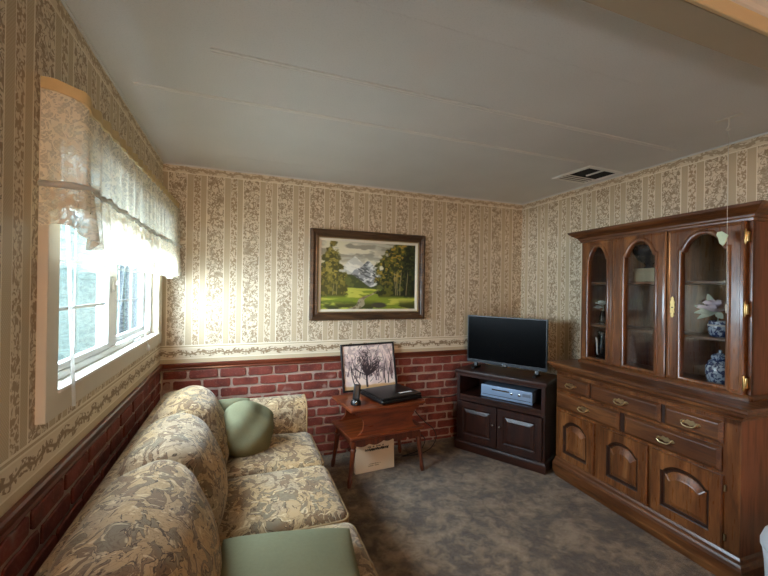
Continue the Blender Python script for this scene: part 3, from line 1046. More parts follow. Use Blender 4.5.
def thicket(u, v):
    A = lambda r, g, b: np.array([r, g, b], float)
    mixc = lambda c, m, k: c * (1 - m[..., None]) + k * m[..., None]
    c = np.ones(u.shape + (3,)) * A(242, 222, 208)
    c = mixc(c, sm(fbm(u, v, 6, 3), 0.45, 0.62), A(226, 202, 194))
    c = mixc(c, sm(0.09 - v + fbm(u, v, 8, 5) * 0.04, 0, 0.05), A(206, 166, 118))
    n = fbm(u, v, 13, 11)
    c = mixc(c, sm(n, 0.5, 0.6) * sm(v, 0.2, 0.45) * 0.4, A(132, 108, 110))
    rs = np.random.RandomState(12)
    def stroke(c, x0, y0, x1, y1, w0, w1, k, bend):
        f = np.clip(((u - x0) * (x1 - x0) + (v - y0) * (y1 - y0)) / ((x1 - x0) ** 2 + (y1 - y0) ** 2), 0, 1)
        nx, ny = -(y1 - y0), (x1 - x0)
        bb = bend * np.sin(f * PI)
        dx = u - (x0 + (x1 - x0) * f + nx * bb)
        dy = v - (y0 + (y1 - y0) * f + ny * bb)
        d = np.hypot(dx, dy * 0.8)
        return mixc(c, sm((w0 + (w1 - w0) * f) - d, -0.004, 0.004) * 0.9, k)
    dk, br = A(44, 34, 38), A(92, 72, 76)
    for k in range(46):   # distant bare trees
        x = rs.rand()
        y = 0.16 + rs.rand() * 0.2
        c = stroke(c, x, y, x + rs.uniform(-.06, .06), y + rs.uniform(.3, .7), 0.008, 0.002, br if k % 2 else A(128, 106, 108), rs.uniform(-.12, .12))
    c = stroke(c, 0.44, 0.06, 0.45, 0.34, 0.020, 0.015, dk, 0.03)
    for k in range(26):   # the big forked tree
        an = rs.uniform(0.15, 0.85) * PI
        L = rs.uniform(.25, .6)
        c = stroke(c, 0.45, 0.30, 0.45 + L * math.cos(an) * 0.7, 0.30 + L * math.sin(an) * 1.05, 0.013, 0.003, dk, rs.uniform(-.2, .2))
    for k in range(130):
        x, y = 0.43 + rs.randn() * 0.17, 0.55 + rs.randn() * 0.17
        c = stroke(c, x, y, x + rs.uniform(-.09, .09), y + rs.uniform(-.04, .13), 0.006, 0.002, dk, rs.uniform(-.3, .3))
    for x0, x1 in ((0.86, 0.97), (0.80, 0.84), (0.20, 0.16), (0.30, 0.12)):
        c = stroke(c, x0, 0.10, x1, 0.62, 0.012, 0.003, dk, 0.05)
    return c

def frame_ring(bm, w, h, steps, z0=0.0, mi=0):
    """steps: (inset, depth) from the outer rear edge inwards; depth towards -y"""
    ls = []
    for i, d in steps:
        ls.append([(-w / 2 + i, -d, z0 + i), (w / 2 - i, -d, z0 + i), (w / 2 - i, -d, z0 + h - i), (-w / 2 + i, -d, z0 + h - i)])
    loops(bm, ls, True, False, False, mi)

lp = thing('landscape_painting', 'mountain and forest landscape painting in a wide brown frame on the back wall', 'painting', (1.055, D - 0.004, 1.135))
bm = B()
frame_ring(bm, 1.05, 0.762, [(0, 0), (0, 0.030), (0.006, 0.040), (0.022, 0.044), (0.040, 0.034), (0.044, 0.030), (0.058, 0.033), (0.066, 0.028)])
obj('frame', bm, M['frame'], lp)
bm = B()
frame_ring(bm, 1.05, 0.762, [(0.063, 0.024), (0.066, 0.031), (0.070, 0.031), (0.073, 0.022)])
obj('gilt_lip', bm, M['gilt'], lp)
bm = B()
frame_ring(bm, 1.05, 0.762, [(0.071, 0.018), (0.074, 0.021), (0.092, 0.016), (0.094, 0.010)])
obj('liner', bm, M['liner'], lp)
pc = painted('canvas', landscape, 0.866, 0.580, 260, 180, M['canvas'], lp, -0.012)
pc.location = (0, 0, 0.091)
bm = B()
box(bm, -0.50, 0.50, -0.010, 0.0, 0.02, 0.74)
obj('backing', bm, M['dark'], lp)

pr = thing('framed_print', 'black framed print of bare trees leaning on the end table', 'picture', (1.036, 3.018, 0.5520), math.radians(3.0))
pr.rotation_euler = (math.radians(-12.5), math.radians(-1.2), math.radians(1.2))
PW, PH = 0.485, 0.392
bm = B()
frame_ring(bm, PW, PH, [(0, 0), (0, 0.016), (0.003, 0.019), (0.013, 0.019), (0.016, 0.014), (0.016, 0.006)])
obj('frame', bm, M['black'], pr)
pp = painted('print', thicket, PW - 0.028, PH - 0.028, 200, 160, M['print'], pr, -0.008)
pp.location = (0, 0, 0.014)
bm = B(); box(bm, -PW / 2 + 0.004, PW / 2 - 0.004, -0.005, 0, 0.004, PH - 0.004); obj('backing', bm, M['dark'], pr)

# ------------------------------------------------------------------ things on and under the end table
TB = Matrix.Translation((0.735, 2.55, 0)) @ Matrix.Rotation(math.radians(6), 4, 'Z')
dp = thing('disc_player', 'flat black disc player with a silver strip on the end table', 'disc player', TB @ Vector((0.41, 0.19, 0.548)), math.radians(12))
bm = B(); box(bm, -0.185, 0.185, -0.165, 0.165, 0.008, 0.036, 0.010, 3); obj('body', bm, M['black'], dp, True, 40)
bm = B(); box(bm, -0.178, 0.186, -0.160, 0.160, 0.037, 0.052, 0.007, 3); obj('lid', bm, M['black'], dp, True, 40)
bm = B(); box(bm, 0.02, 0.14, -0.100, -0.078, 0.0515, 0.0535, 0.001, 1); obj('silver_strip', bm, M['vinyl'], dp)
for x in (-0.15, 0.15):
    for y in (-0.13, 0.13):
        bm = B(); lathe(bm, [(0.012, 0), (0.012, 0.009)], 12, x, y); obj('foot', bm, M['dark'], dp)
hs = thing('handset', 'small upright black handset standing left of the flat disc player', 'handset', TB @ Vector((0.085, 0.125, 0.548)), math.radians(-15))
bm = B()
lathe(bm, [(0.034, 0), (0.039, 0.006), (0.037, 0.026), (0.026, 0.040)], 20)
obj('base', bm, M['black'], hs, True, 40)
bm = B()
box(bm, -0.026, 0.026, -0.014, 0.014, 0.0, 0.118, 0.011, 3, mtx=Matrix.Translation((0, 0.004, 0.03)) @ Matrix.Rotation(math.radians(-10), 4, 'X') @ Matrix.Rotation(math.radians(6), 4, 'Y'))
obj('body', bm, M['black'], hs, True, 50)
bm = B()
bmesh.ops.create_uvsphere(bm, u_segments=12, v_segments=8, radius=0.007, matrix=Matrix.Translation((0.004, -0.037, 0.028)))
obj('button', bm, M['chrome'], hs, True)

bd = thing('boxed_board', 'cream boxed board with dark lettering leaning under the end table', 'box', (0.993, 2.752, 0.0), math.radians(5))
bd.rotation_euler = (math.radians(-4), math.radians(0), math.radians(4))
bm = B(); box(bm, -0.163, 0.163, 0, 0.035, 0.0, 0.235, 0.002, 1); obj('panel', bm, M['paper'], bd)
def lettering(parent, x0, x1, zc, hgt, n, seed, name):
    rs = random.Random(seed)
    bm = B()
    x = x0
    w = (x1 - x0) / n
    for k in range(n):
        if rs.random() < 0.12:
            x += w
            continue
        pts = []
        m = rs.choice((3, 4, 4, 5))
        for q in range(m):
            pts.append((x + w * (0.08 + 0.84 * q / (m - 1)) + rs.uniform(-.1, .1) * w, -0.0012, zc + (hgt * (0.5 if q % 2 else -0.5)) * rs.uniform(0.5, 1.1)))
        tube(bm, smooth_path(pts, 4), hgt * 0.13, 5)
        x += w
    return obj(name, bm, M['ink'], parent)
lettering(bd, -0.085, 0.115, 0.166, 0.022, 12, 4, 'lettering')
lettering(bd, -0.060, 0.075, 0.186, 0.012, 10, 8, 'lettering')
lettering(bd, -0.055, 0.045, 0.058, 0.006, 12, 6, 'lettering')
lettering(bd, -0.060, 0.030, 0.044, 0.007, 10, 7, 'lettering')

bm = B()
tube(bm, smooth_path([(1.30, 3.06, 0.565), (1.36, 3.10, 0.50), (1.45, 3.12, 0.405), (1.60, 3.118, 0.415), (1.75, 3.115, 0.40), (1.86, 3.09, 0.41), (1.95, 3.08, 0.43)]), 0.004, 8)
tag(obj('power_cord', bm, M['cord'], None, True), 'dark power cord running level along the brick wall to the stand', 'cord')
bm = B()
tube(bm, smooth_path([(1.33, 3.05, 0.55), (1.38, 3.02, 0.42), (1.50, 2.95, 0.27), (1.58, 2.92, 0.20), (1.60, 2.90, 0.12), (1.52, 2.86, 0.055), (1.40, 2.84, 0.035), (1.30, 2.86, 0.025), (1.28, 2.90, 0.012), (1.36, 2.92, 0.008), (1.46, 2.90, 0.05), (1.48, 2.88, 0.14), (1.40, 2.90, 0.20)]), 0.004, 8)
tag(obj('power_cord', bm, M['cord'], None, True), 'black cord hanging in loops beside the right leg of the end table', 'cord')

# ------------------------------------------------------------------ TV stand, recorder and television
SA = math.atan2(2.28 - 2.935, 2.203 - 1.823)
SW = math.hypot(2.203 - 1.823, 2.28 - 2.935)
def tv_stand():
    t = thing('tv_stand', 'dark cherry corner stand with two doors under the television', 'tv stand', (1.823, 2.935, 0), SA)
    DD = 0.385
    W = SW
    bm = B(); box(bm, -0.012, W + 0.012, -0.014, DD, 0.668, 0.700, 0.006, 3); obj('top', bm, M['cherryh'], t, True, 40)
    for x in (0.0, W - 0.03):
        bm = B(); box(bm, x, x + 0.03, 0, DD, 0.0, 0.668, 0.003, 1); obj('side_panel', bm, M['cherryv'], t)
    bm = B(); box(bm, 0.03, W - 0.03, DD - 0.012, DD, 0.05, 0.668); obj('back_panel', bm, M['cherryv'], t)
    bm = B(); box(bm, 0.03, W - 0.03, 0.004, DD - 0.012, 0.462, 0.486, 0.002, 1); obj('shelf', bm, M['cherryh'], t)
    bm = B(); box(bm, 0.03, W - 0.03, 0.002, 0.02, 0.432, 0.462, 0.002, 1); box(bm, 0.03, W - 0.03, 0.002, 0.02, 0.645, 0.668, 0.002, 1)
    obj('face_rail', bm, M['cherryh'], t)
    bm = B()
    molding(bm, [(0.010, 0.0), (0.012, 0.055), (0.010, 0.066), (0.004, 0.075), (0.0, 0.080), (-0.01, 0.085)], 0, W, 0, DD)
    obj('plinth', bm, M['cherryh'], t)
    bm = B(); box(bm, 0.03, W - 0.03, 0.02, DD - 0.012, 0.05, 0.075); obj('bottom_panel', bm, M['cherryh'], t)
    for k in (0, 1):
        x0 = 0.018 if k == 0 else W / 2 + 0.003
        x1 = W / 2 - 0.003 if k == 0 else W - 0.018
        bm = B()
        rect = lambda i, d: [(x0 + i, -d, 0.092 + i), (x1 - i, -d, 0.092 + i), (x1 - i, -d, 0.428 - i), (x0 + i, -d, 0.428 - i)]
        loops(bm, [rect(0, -0.001), rect(0, 0.014), rect(0.004, 0.018), rect(0.050, 0.018), rect(0.056, 0.010), rect(0.064, 0.008), rect(0.090, 0.016)], True, True, True)
        d = obj('door', bm, M['cherryv'], t)
        bm = B()
        xk = x1 - 0.028 if k == 0 else x0 + 0.028
        ls = [[(xk + r * math.cos(2 * PI * q / 14), -y, 0.285 + r * math.sin(2 * PI * q / 14)) for q in range(14)] for r, y in ((0.006, 0.016), (0.005, 0.026), (0.011, 0.030), (0.010, 0.038), (0.004, 0.042))]
        loops(bm, ls, True, True, True)
        obj('knob', bm, M['chrome'], d, True)
    return t
tv_stand()
SM = Matrix.Translation((1.823, 2.935, 0)) @ Matrix.Rotation(SA, 4, 'Z')
rc = thing('disc_recorder', 'silver disc recorder on the open shelf of the TV stand', 'disc recorder', SM @ Vector((0.425, 0.05, 0.486)), SA)
bm = B(); box(bm, -0.215, 0.215, 0.012, 0.27, 0.008, 0.105, 0.003, 1); obj('body', bm, M['silverd'], rc)
bm = B(); box(bm, -0.218, 0.218, 0.0, 0.014, 0.005, 0.107, 0.004, 2); fp = obj('front_panel', bm, M['silver'], rc, True, 40)
bm = B(); box(bm, -0.12, 0.03, -0.002, 0.002, 0.070, 0.082, 0.001, 1); obj('disc_tray', bm, M['chrome'], fp)
bm = B(); box(bm, -0.205, 0.205, -0.0015, 0.002, 0.026, 0.030); obj('seam_line', bm, M['bezel'], fp)
for x in (0.05, 0.115):
    bm = B()
    loops(bm, [[(x + r * math.cos(2 * PI * q / 12), -y, 0.066 + r * math.sin(2 * PI * q / 12)) for q in range(12)] for r, y in ((0.010, -0.001), (0.010, 0.005), (0.008, 0.006))], True, True, True)
    obj('button', bm, M['chrome'], fp, True, 40)
bm = B(); box(bm, 0.14, 0.205, -0.0015, 0.002, 0.060, 0.085); obj('display', bm, M['silverd'], fp)
for x in (-0.18, 0.18):
    for y in (0.04, 0.24):
        bm = B(); lathe(bm, [(0.012, 0), (0.012, 0.010)], 10, x, y); obj('foot', bm, M['dark'], rc)

tv = thing('television', 'flat black television on the corner stand', 'television', SM @ Vector((0.366, 0.17, 0.700)), SA)
TW, TH = 0.705, 0.425
bm = B(); box(bm, -TW / 2, TW / 2, 0.0, 0.028, 0.050, 0.050 + TH, 0.004, 2); box(bm, -0.22, 0.22, 0.026, 0.065, 0.09, 0.33, 0.012, 2); obj('case', bm, M['black'], tv, True, 40)
bm = B()
for a, b, c, d in ((-TW / 2, TW / 2, 0.050 + TH - 0.010, 0.050 + TH), (-TW / 2, -TW / 2 + 0.010, 0.075, 0.050 + TH - 0.010), (TW / 2 - 0.010, TW / 2, 0.075, 0.050 + TH - 0.010)):
    box(bm, a, b, -0.004, 0.001, c, d, 0.001, 1)
obj('bezel', bm, M['black'], tv)
bm = B(); box(bm, -TW / 2, TW / 2, -0.006, 0.001, 0.050, 0.077, 0.002, 2); ch = obj('chin', bm, M['bezel'], tv)
bm = B(); box(bm, -0.030, 0.030, -0.010, -0.005, 0.043, 0.063, 0.004, 2); lg = obj('badge', bm, M['black'], tv)
bm = B(); prism(bm, [(-0.018, 0.050), (0.014, 0.048), (0.020, 0.055), (-0.012, 0.058)], lambda a, b, d: (a, d, b), -0.0115, -0.0095); obj('logo', bm, M['chrome'], lg)
bm = B(); box(bm, -TW / 2 + 0.010, TW / 2 - 0.010, -0.001, 0.003, 0.077, 0.050 + TH - 0.010); obj('screen', bm, M['screen'], tv)
for s in (-1, 1):
    bm = B()
    pts = [(-0.075, 0.0), (0.075, 0.0), (0.070, 0.010), (0.012, 0.020), (0.008, 0.055), (-0.008, 0.055), (-0.012, 0.020), (-0.070, 0.010)]
    prism(bm, pts, lambda a, b, d: (s * 0.27 + d, 0.012 + a, b), -0.013, 0.013)
    obj('foot', bm, M['black'], tv)

# ------------------------------------------------------------------ china cabinet
HA = math.radians(2.0)
HO = Vector((2.235 + 1.16 * math.sin(HA), 1.08 + 1.16 * math.cos(HA), 0))
HM = Matrix.Translation(HO) @ Matrix.Rotation(-PI / 2 - HA, 4, 'Z')
def arch(x0, x1, z0, z1, rise, n=9, kind='cathedral'):
    """closed outline of a panel with an arched top, anticlockwise from lower left"""
    pts = [(x0, z0), ((x0 + x1) / 2, z0), (x1, z0), (x1, (z0 + z1) / 2)]
    w = x1 - x0
    for k in range(2 * n + 1):
        f = k / (2 * n)                      # right to left
        s = abs(1 - 2 * f)                   # 1 at the sides, 0 in the middle
        z = z1 + rise * max(0.0, 1 - (s / 0.88) ** 2.4) ** 0.85
        pts.append((x1 - w * f, z))
    pts.append((x0, (z0 + z1) / 2))
    return pts
def inset(pts, d, cx, cz, hx, hz):
    return [(cx + (x - cx) * (hx - d) / hx, cz + (z - cz) * (hz - d) / hz) for x, z in pts]
def outer_for(pts, X0, X1, Z0, Z1, x0, x1):
    out = []
    n = len(pts)
    for i, (x, z) in enumerate(pts):
        if i == 0: out.append((X0, Z0))
        elif i == 1: out.append(((X0 + X1) / 2, Z0))
        elif i == 2: out.append((X1, Z0))
        elif i == 3: out.append((X1, z))
        elif i == n - 1: out.append((X0, z))
        elif i == 4: out.append((X1, Z1))
        elif i == n - 2: out.append((X0, Z1))
        else:
            f = (x - x0) / (x1 - x0)
            out.append((X0 + (X1 - X0) * f, Z1))
    return out

def handle(parent, xc, zc, yf):
    bm = B()
    pts = [(xc + dx, zc + dz) for dx, dz in ((-0.052, 0.0), (-0.040, 0.010), (-0.024, 0.007), (-0.014, 0.017), (0, 0.012), (0.014, 0.017), (0.024, 0.007), (0.040, 0.010), (0.052, 0.0), (0.036, -0.009), (0.016, -0.006), (0, -0.014), (-0.016, -0.006), (-0.036, -0.009))]
    prism(bm, pts, lambda a, b, d: (a, d, b), yf - 0.003, yf + 0.001)
    tube(bm, smooth_path([(xc - 0.034, yf - 0.002, zc + 0.002), (xc - 0.036, yf - 0.018, zc - 0.002), (xc - 0.022, yf - 0.022, zc - 0.014), (xc, yf - 0.022, zc - 0.017), (xc + 0.022, yf - 0.022, zc - 0.014), (xc + 0.036, yf - 0.018, zc - 0.002), (xc + 0.034, yf - 0.002, zc + 0.002)], 5), 0.0036, 8)
    for s in (-1, 1):
        bmesh.ops.create_uvsphere(bm, u_segments=10, v_segments=6, radius=0.007, matrix=Matrix.Translation((xc + s * 0.034, yf - 0.005, zc + 0.002)))
    return obj('handle', bm, M['abrass'], parent, True, 40)

def china_cabinet():
    t = thing('china_cabinet', 'large brown wooden china cabinet with glass doors on the right wall', 'cabinet', HO, -PI / 2 - HA)
    W, DB = 1.16, 0.43
    bm = B()
    box(bm, 0.0, W, 0.004, DB, 0.11, 0.815, 0.003, 1)
    obj('base_carcass', bm, M['oakside'], t)
    # face frame strips of the base
    bm = B()
    for a, b, c, d in ((0, W, 0.775, 0.815), (0.03, 1.09, 0.648, 0.672), (0.03, 1.09, 0.508, 0.530), (0, W, 0.11, 0.165), (0, 0.03, 0.11, 0.815), (1.09, W, 0.11, 0.815), (0.345, 0.398, 0.165, 0.508), (0.715, 0.745, 0.165, 0.508)):
        box(bm, a, b, 0.0, 0.006, c, d)
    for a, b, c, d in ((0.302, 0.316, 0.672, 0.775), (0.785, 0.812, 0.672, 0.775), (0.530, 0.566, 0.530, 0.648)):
        box(bm, a, b, 0.0, 0.006, c, d, mi=1)  # shade between the drawers, painted as darker wood
    obj('face_frame', bm, [M['oakv'], M['oakshade']], t)
    bm = B()
    molding(bm, [(0.0, 0.0), (0.016, 0.045), (0.018, 0.095), (0.014, 0.112), (0.008, 0.122), (0.006, 0.138), (0.0, 0.150), (-0.02, 0.152)], 0, W, 0, DB)
    obj('plinth', bm, M['oakh'], t)
    bm = B()
    molding(bm, [(0.0, 0.798), (0.008, 0.802), (0.010, 0.812), (0.022, 0.824), (0.030, 0.828), (0.032, 0.842), (0.046, 0.846), (0.050, 0.852), (0.050, 0.862), (0.044, 0.870), (-0.02, 0.871)], 0, W, 0, DB)
    obj('countertop', bm, M['oakh'], t)
    # drawers
    for (a, b, c, d) in ((0.006, 0.303, 0.668, 0.778), (0.315, 0.787, 0.668, 0.778), (0.811, 1.092, 0.668, 0.778), (0.008, 0.531, 0.528, 0.650), (0.565, 1.085, 0.528, 0.650)):
        bm = B()
        r = lambda i, y: [(a + i, y, c + i), (b - i, y, c + i), (b - i, y, d - i), (a + i, y, d - i)]
        loops(bm, [r(0, 0.004), r(0, -0.006), r(0.002, -0.008), r(0.015, -0.019), r(0.020, -0.020)], True, True, True)
        dr = obj('drawer', bm, M['oakh'], t)
        handle(dr, (a + b) / 2, (c + d) / 2, -0.020)
    # base doors with raised arched panels
    for (a, b) in ((0.028, 0.348), (0.396, 0.718), (0.742, 1.094)):
        Z0, Z1 = 0.162, 0.512
        x0, x1, z0, z1 = a + 0.060, b - 0.060, Z0 + 0.055, Z1 - 0.105
        p = arch(x0, x1, z0, z1, 0.045)
        o = outer_for(p, a, b, Z0, Z1, x0, x1)
        cx, cz, hx, hz = (x0 + x1) / 2, (z0 + z1) / 2, (x1 - x0) / 2, (z1 - z0) / 2
        L = lambda q, y: [(x, y, z) for x, z in q]
        oo = lambda k: [(max(a + k, min(b - k, x)), max(Z0 + k, min(Z1 - k, z))) for x, z in o]
        bm = B()
        loops(bm, [L(oo(0), 0.004), L(oo(0), -0.012), L(oo(0.005), -0.018), L(inset(p, -0.006, cx, cz, hx, hz), -0.018)], True, True, False)
        loops(bm, [L(inset(p, -0.006, cx, cz, hx, hz), -0.018), L(p, -0.014), L(inset(p, 0.004, cx, cz, hx, hz), -0.004), L(inset(p, 0.012, cx, cz, hx, hz), -0.003)], True, False, False, 1)  # groove shade put into the colour around the panel
        bmesh.ops.remove_doubles(bm, verts=bm.verts, dist=1e-5)
        dr = obj('door', bm, [M['oakv'], M['oakshade']], t)
        bm = B()
        loops(bm, [L(inset(p, 0.011, cx, cz, hx, hz), -0.002), L(inset(p, 0.014, cx, cz, hx, hz), -0.006), L(inset(p, 0.036, cx, cz, hx, hz), -0.015), L(inset(p, 0.040, cx, cz, hx, hz), -0.017)], True, False, True)
        obj('raised_panel', bm, M['oakv'], dr)
    for (x, z) in ((1.098, 0.455), (1.098, 0.215)):
        bm = B(); box(bm, x, x + 0.007, -0.012, 0.001, z - 0.016, z + 0.016, 0.002, 1); obj('hinge', bm, M['abrass'], t)
    # ---- upper hutch
    U0, U1, YF, YB = 0.062, 1.112, 0.165, 0.43
    ZB, ZT = 0.871, 1.80
    for x in (U0, U1 - 0.020):
        bm = B(); box(bm, x, x + 0.020, YF + 0.001, YB, ZB, ZT); obj('side_panel', bm, M['oakside'], t)
    bm = B(); box(bm, U0 + 0.02, U1 - 0.02, YB - 0.012, YB, ZB, ZT); obj('back_panel', bm, M['oakv'], t)
    bm = B(); box(bm, U0 + 0.02, U1 - 0.02, YF + 0.01, YB - 0.012, ZT - 0.02, ZT); obj('top_panel', bm, M['oakh'], t)
    bm = B(); box(bm, U0 + 0.02, U1 - 0.02, YF + 0.01, YB - 0.012, ZB + 0.004, ZB + 0.022); obj('bottom_panel', bm, M['oakh'], t)
    for z in (1.155, 1.470):
        bm = B(); box(bm, U0 + 0.021, U1 - 0.021, YF + 0.045, YB - 0.013, z - 0.009, z + 0.009, 0.002, 1); obj('shelf', bm, M['oakh'], t)
    bm = B()
    box(bm, U0, U1, YF, YF + 0.02, ZB, 0.905)
    box(bm, U0, U1, YF, YF + 0.02, 1.765, ZT)
    for a, b in ((U0, U0 + 0.022), (U1 - 0.026, U1), (0.322, 0.352), (0.690, 0.724)):
        box(bm, a, b, YF, YF + 0.02, 0.905, 1.765)
    obj('upper_face_frame', bm, M['oakv'], t)
    bm = B()   # base moulding of the upper part, stepped forward in the middle
    molding(bm, [(0.0, 0.8705), (0.014, 0.8705), (0.014, 0.880), (0.008, 0.890), (0.0, 0.897), (-0.004, 0.898)], U0, U1, YF, YB)
    molding(bm, [(0.0, 0.8705), (0.012, 0.8705), (0.012, 0.884), (0.006, 0.893), (0.0, 0.899), (-0.004, 0.899)], 0.335, U1 - 0.002, YF - 0.024, YF + 0.01)
    obj('base_moulding', bm, M['oakh'], t)
    bm = B()
    molding(bm, [(0.0, 1.776), (0.006, 1.778), (0.008, 1.790), (0.016, 1.797), (0.018, 1.806), (0.028, 1.815), (0.046, 1.826), (0.056, 1.836), (0.066, 1.843), (0.072, 1.858), (-0.02, 1.860)], U0, U1, YF - 0.006, YB)
    obj('crown_moulding', bm, M['oakh'], t)
    # three glazed doors
    for k, (a, b, gx0, gx1, yo) in enumerate(((0.066, 0.334, 0.132, 0.284, 0.0), (0.338, 0.706, 0.440, 0.640, 0.020), (0.712, 1.094, 0.796, 1.016, 0.020))):
        Z0, Z1 = 0.897, 1.779
        z0, z1 = 0.925, 1.640
        p = arch(gx0, gx1, z0, z1, 0.092)
        o = outer_for(p, a, b, Z0, Z1, gx0, gx1)
        cx, cz, hx, hz = (gx0 + gx1) / 2, (z0 + z1) / 2, (gx1 - gx0) / 2, (z1 - z0) / 2
        yf = YF - yo
        L = lambda q, y: [(x, y, z) for x, z in q]
        oo = lambda m: [(max(a + m, min(b - m, x)), max(Z0 + m, min(Z1 - m, z))) for x, z in o]
        bm = B()
        loops(bm, [L(inset(p, 0.0, cx, cz, hx, hz), yf + 0.018), L(oo(0), yf + 0.0185 if yo else yf + 0.0005), L(oo(0), yf - 0.004), L(oo(0.005), yf - 0.010), L(oo(0.016), yf - 0.012), L(oo(0.019), yf - 0.009), *[L(inset(p, -0.011 - 0.011 * math.cos(an), cx, cz, hx, hz), yf - 0.009 - 0.007 * math.sin(an)) for an in np.linspace(0, PI, 8)], L(inset(p, 0.0, cx, cz, hx, hz), yf + 0.004), L(inset(p, 0.0, cx, cz, hx, hz), yf + 0.018)], True)
        dr = obj('glass_door', bm, M['oakv'], t, True, 35)
        bm = B()
        q = inset(p, -0.003, cx, cz, hx, hz)
        prism(bm, q, lambda x, z, d: (x, d, z), yf + 0.009, yf + 0.012)
        obj('pane', bm, M['cabglass'], dr)
        if k == 2:
            for z in (1.698, 1.330, 0.957):
                bm = B()
                box(bm, b + 0.001, b + 0.010, yf - 0.006, yf + 0.018, z - 0.026, z + 0.026, 0.003, 2)
                lathe(bm, [(0.002, -0.040), (0.005, -0.032), (0.0045, 0.032), (0.002, 0.040)], 12, b + 0.002, yf - 0.008, z)
                obj('hinge', bm, M['brass'], dr, True, 40)
            bm = B()
            xk = a + 0.038
            pts = [(xk + dx, 1.325 + dz) for dx, dz in ((0, -0.062), (0.010, -0.052), (0.007, -0.040), (0.014, -0.030), (0.010, -0.014), (0.014, 0), (0.010, 0.014), (0.014, 0.030), (0.007, 0.040), (0.010, 0.052), (0, 0.062), (-0.010, 0.052), (-0.007, 0.040), (-0.014, 0.030), (-0.010, 0.014), (-0.014, 0), (-0.010, -0.014), (-0.014, -0.030), (-0.007, -0.040), (-0.010, -0.052))]
            prism(bm, pts, lambda x, z, d: (x, d, z), yf - 0.0145, yf - 0.009)
            es = obj('escutcheon', bm, M['brass'], dr)
            bm = B()
            loops(bm, [[(xk + r * math.cos(2 * PI * q / 12), y, 1.322 + r * math.sin(2 * PI * q / 12)) for q in range(12)] for r, y in ((0.005, yf - 0.013), (0.005, yf - 0.0158))], True, True, True)
            obj('keyhole', bm, M['dark'], es)
    return t
china_cabinet()

# ------------------------------------------------------------------ things kept in the cabinet
def rose(bm, c, r, seed):
    rs = random.Random(seed)
    for ring, (k, tilt, rr) in enumerate(((3, 20, 0.35), (5, 45, 0.65), (6, 70, 1.0))):
        for q in range(k):
            an = 2 * PI * q / k + ring * 0.5 + rs.uniform(-.15, .15)
            m = Matrix.Translation(c) @ Matrix.Rotation(an, 4, 'Z') @ Matrix.Rotation(math.radians(tilt), 4, 'Y')
            n = 6
            g = [[None] * (n + 1) for _ in range(n + 1)]
            for i in range(n + 1):
                for j in range(n + 1):
                    u, v = i / n, j / n * 2 - 1
                    w = math.sin(PI * min(1, u * 0.85 + 0.1)) * 0.55
                    p = Vector((0.12 * r * rr - 0.25 * r * v * v * u + 0.15 * r * u ** 3, v * w * r * (0.6 + rr * 0.5), u * r * (0.55 + rr * 0.5)))
                    g[i][j] = bm.verts.new(m @ p)
            for i in range(n):
                for j in range(n):
                    bm.faces.new((g[i][j], g[i + 1][j], g[i + 1][j + 1], g[i][j + 1]))
def leafblade(bm, p0, p1, w, nrm):
    p0, p1 = Vector(p0), Vector(p1)
    s = (p1 - p0).cross(Vector(nrm)).normalized()
    n = 6
    a, b, c = [], [], []
    for i in range(n + 1):
        f = i / n
        q = p0.lerp(p1, f) + Vector(nrm) * 0.15 * (p1 - p0).length * math.sin(f * PI)
        ww = w * math.sin(PI * (0.08 + 0.88 * f)) * 0.5
        a.append(bm.verts.new(q + s * ww)); b.append(bm.verts.new(q - Vector(nrm) * ww * 0.3)); c.append(bm.verts.new(q - s * ww))
    for i in range(n):
        bm.faces.new((a[i], a[i + 1], b[i + 1], b[i])); bm.faces.new((b[i], b[i + 1], c[i + 1], c[i]))

def hpos(x, y, z):
    return HM @ Vector((x, y, z))
SH1, SH0 = 1.164, 0.893
j1 = thing('ginger_jar', 'blue and white jar on the bottom shelf of the right glass door', 'jar', hpos(0.912, 0.28, SH0))
bm = B(); lathe(bm, [(0.036, 0), (0.044, 0.004), (0.058, 0.03), (0.066, 0.07), (0.064, 0.105), (0.050, 0.135), (0.036, 0.146), (0.034, 0.154)], 28); obj('body', bm, M['delft'], j1, True)
bm = B(); lathe(bm, [(0.040, 0.150), (0.041, 0.158), (0.034, 0.170), (0.016, 0.178), (0.006, 0.182), (0.010, 0.190), (0.006, 0.197), (0.001, 0.199)], 24); obj('lid', bm, M['delft'], j1, True)
j2 = thing('flower_pot', 'blue and white pot holding a lavender flower on the middle shelf', 'pot', hpos(0.916, 0.275, SH1))
bm = B(); lathe(bm, [(0.038, 0), (0.046, 0.004), (0.055, 0.03), (0.058, 0.060), (0.052, 0.082), (0.055, 0.090), (0.050, 0.090), (0.046, 0.080), (0.046, 0.075)], 28); obj('body', bm, M['delft'], j2, True)
bm = B(); lathe(bm, [(0.058, 0.062), (0.060, 0.066), (0.057, 0.070)], 24); obj('rim_band', bm, M['pwhite'], j2, True)
fl = thing('artificial_flower', 'lavender rose with pale leaves standing in the blue and white pot', 'flower', hpos(0.908, 0.262, SH1 + 0.076), -PI / 2)
bm = B(); tube(bm, smooth_path([(0, 0, -0.0), (0.004, -0.006, 0.05), (0, -0.02, 0.10)]), 0.003, 6); obj('stem', bm, M['leafm'], fl)
bm = B(); rose(bm, Vector((0.0, -0.02, 0.075)), 0.085, 3); obj('bloom', bm, M['petal'], fl, True)
bm = B()
for p1 in ((-0.085, -0.06, 0.055), (-0.095, -0.04, 0.095), (-0.075, -0.05, 0.02), (0.05, -0.05, 0.03), (-0.04, -0.02, 0.165)):
    leafblade(bm, (0, -0.01, 0.06), p1, 0.034, (0.1, -0.8, 0.5))
obj('leaf', bm, M['leafm'], fl, True)
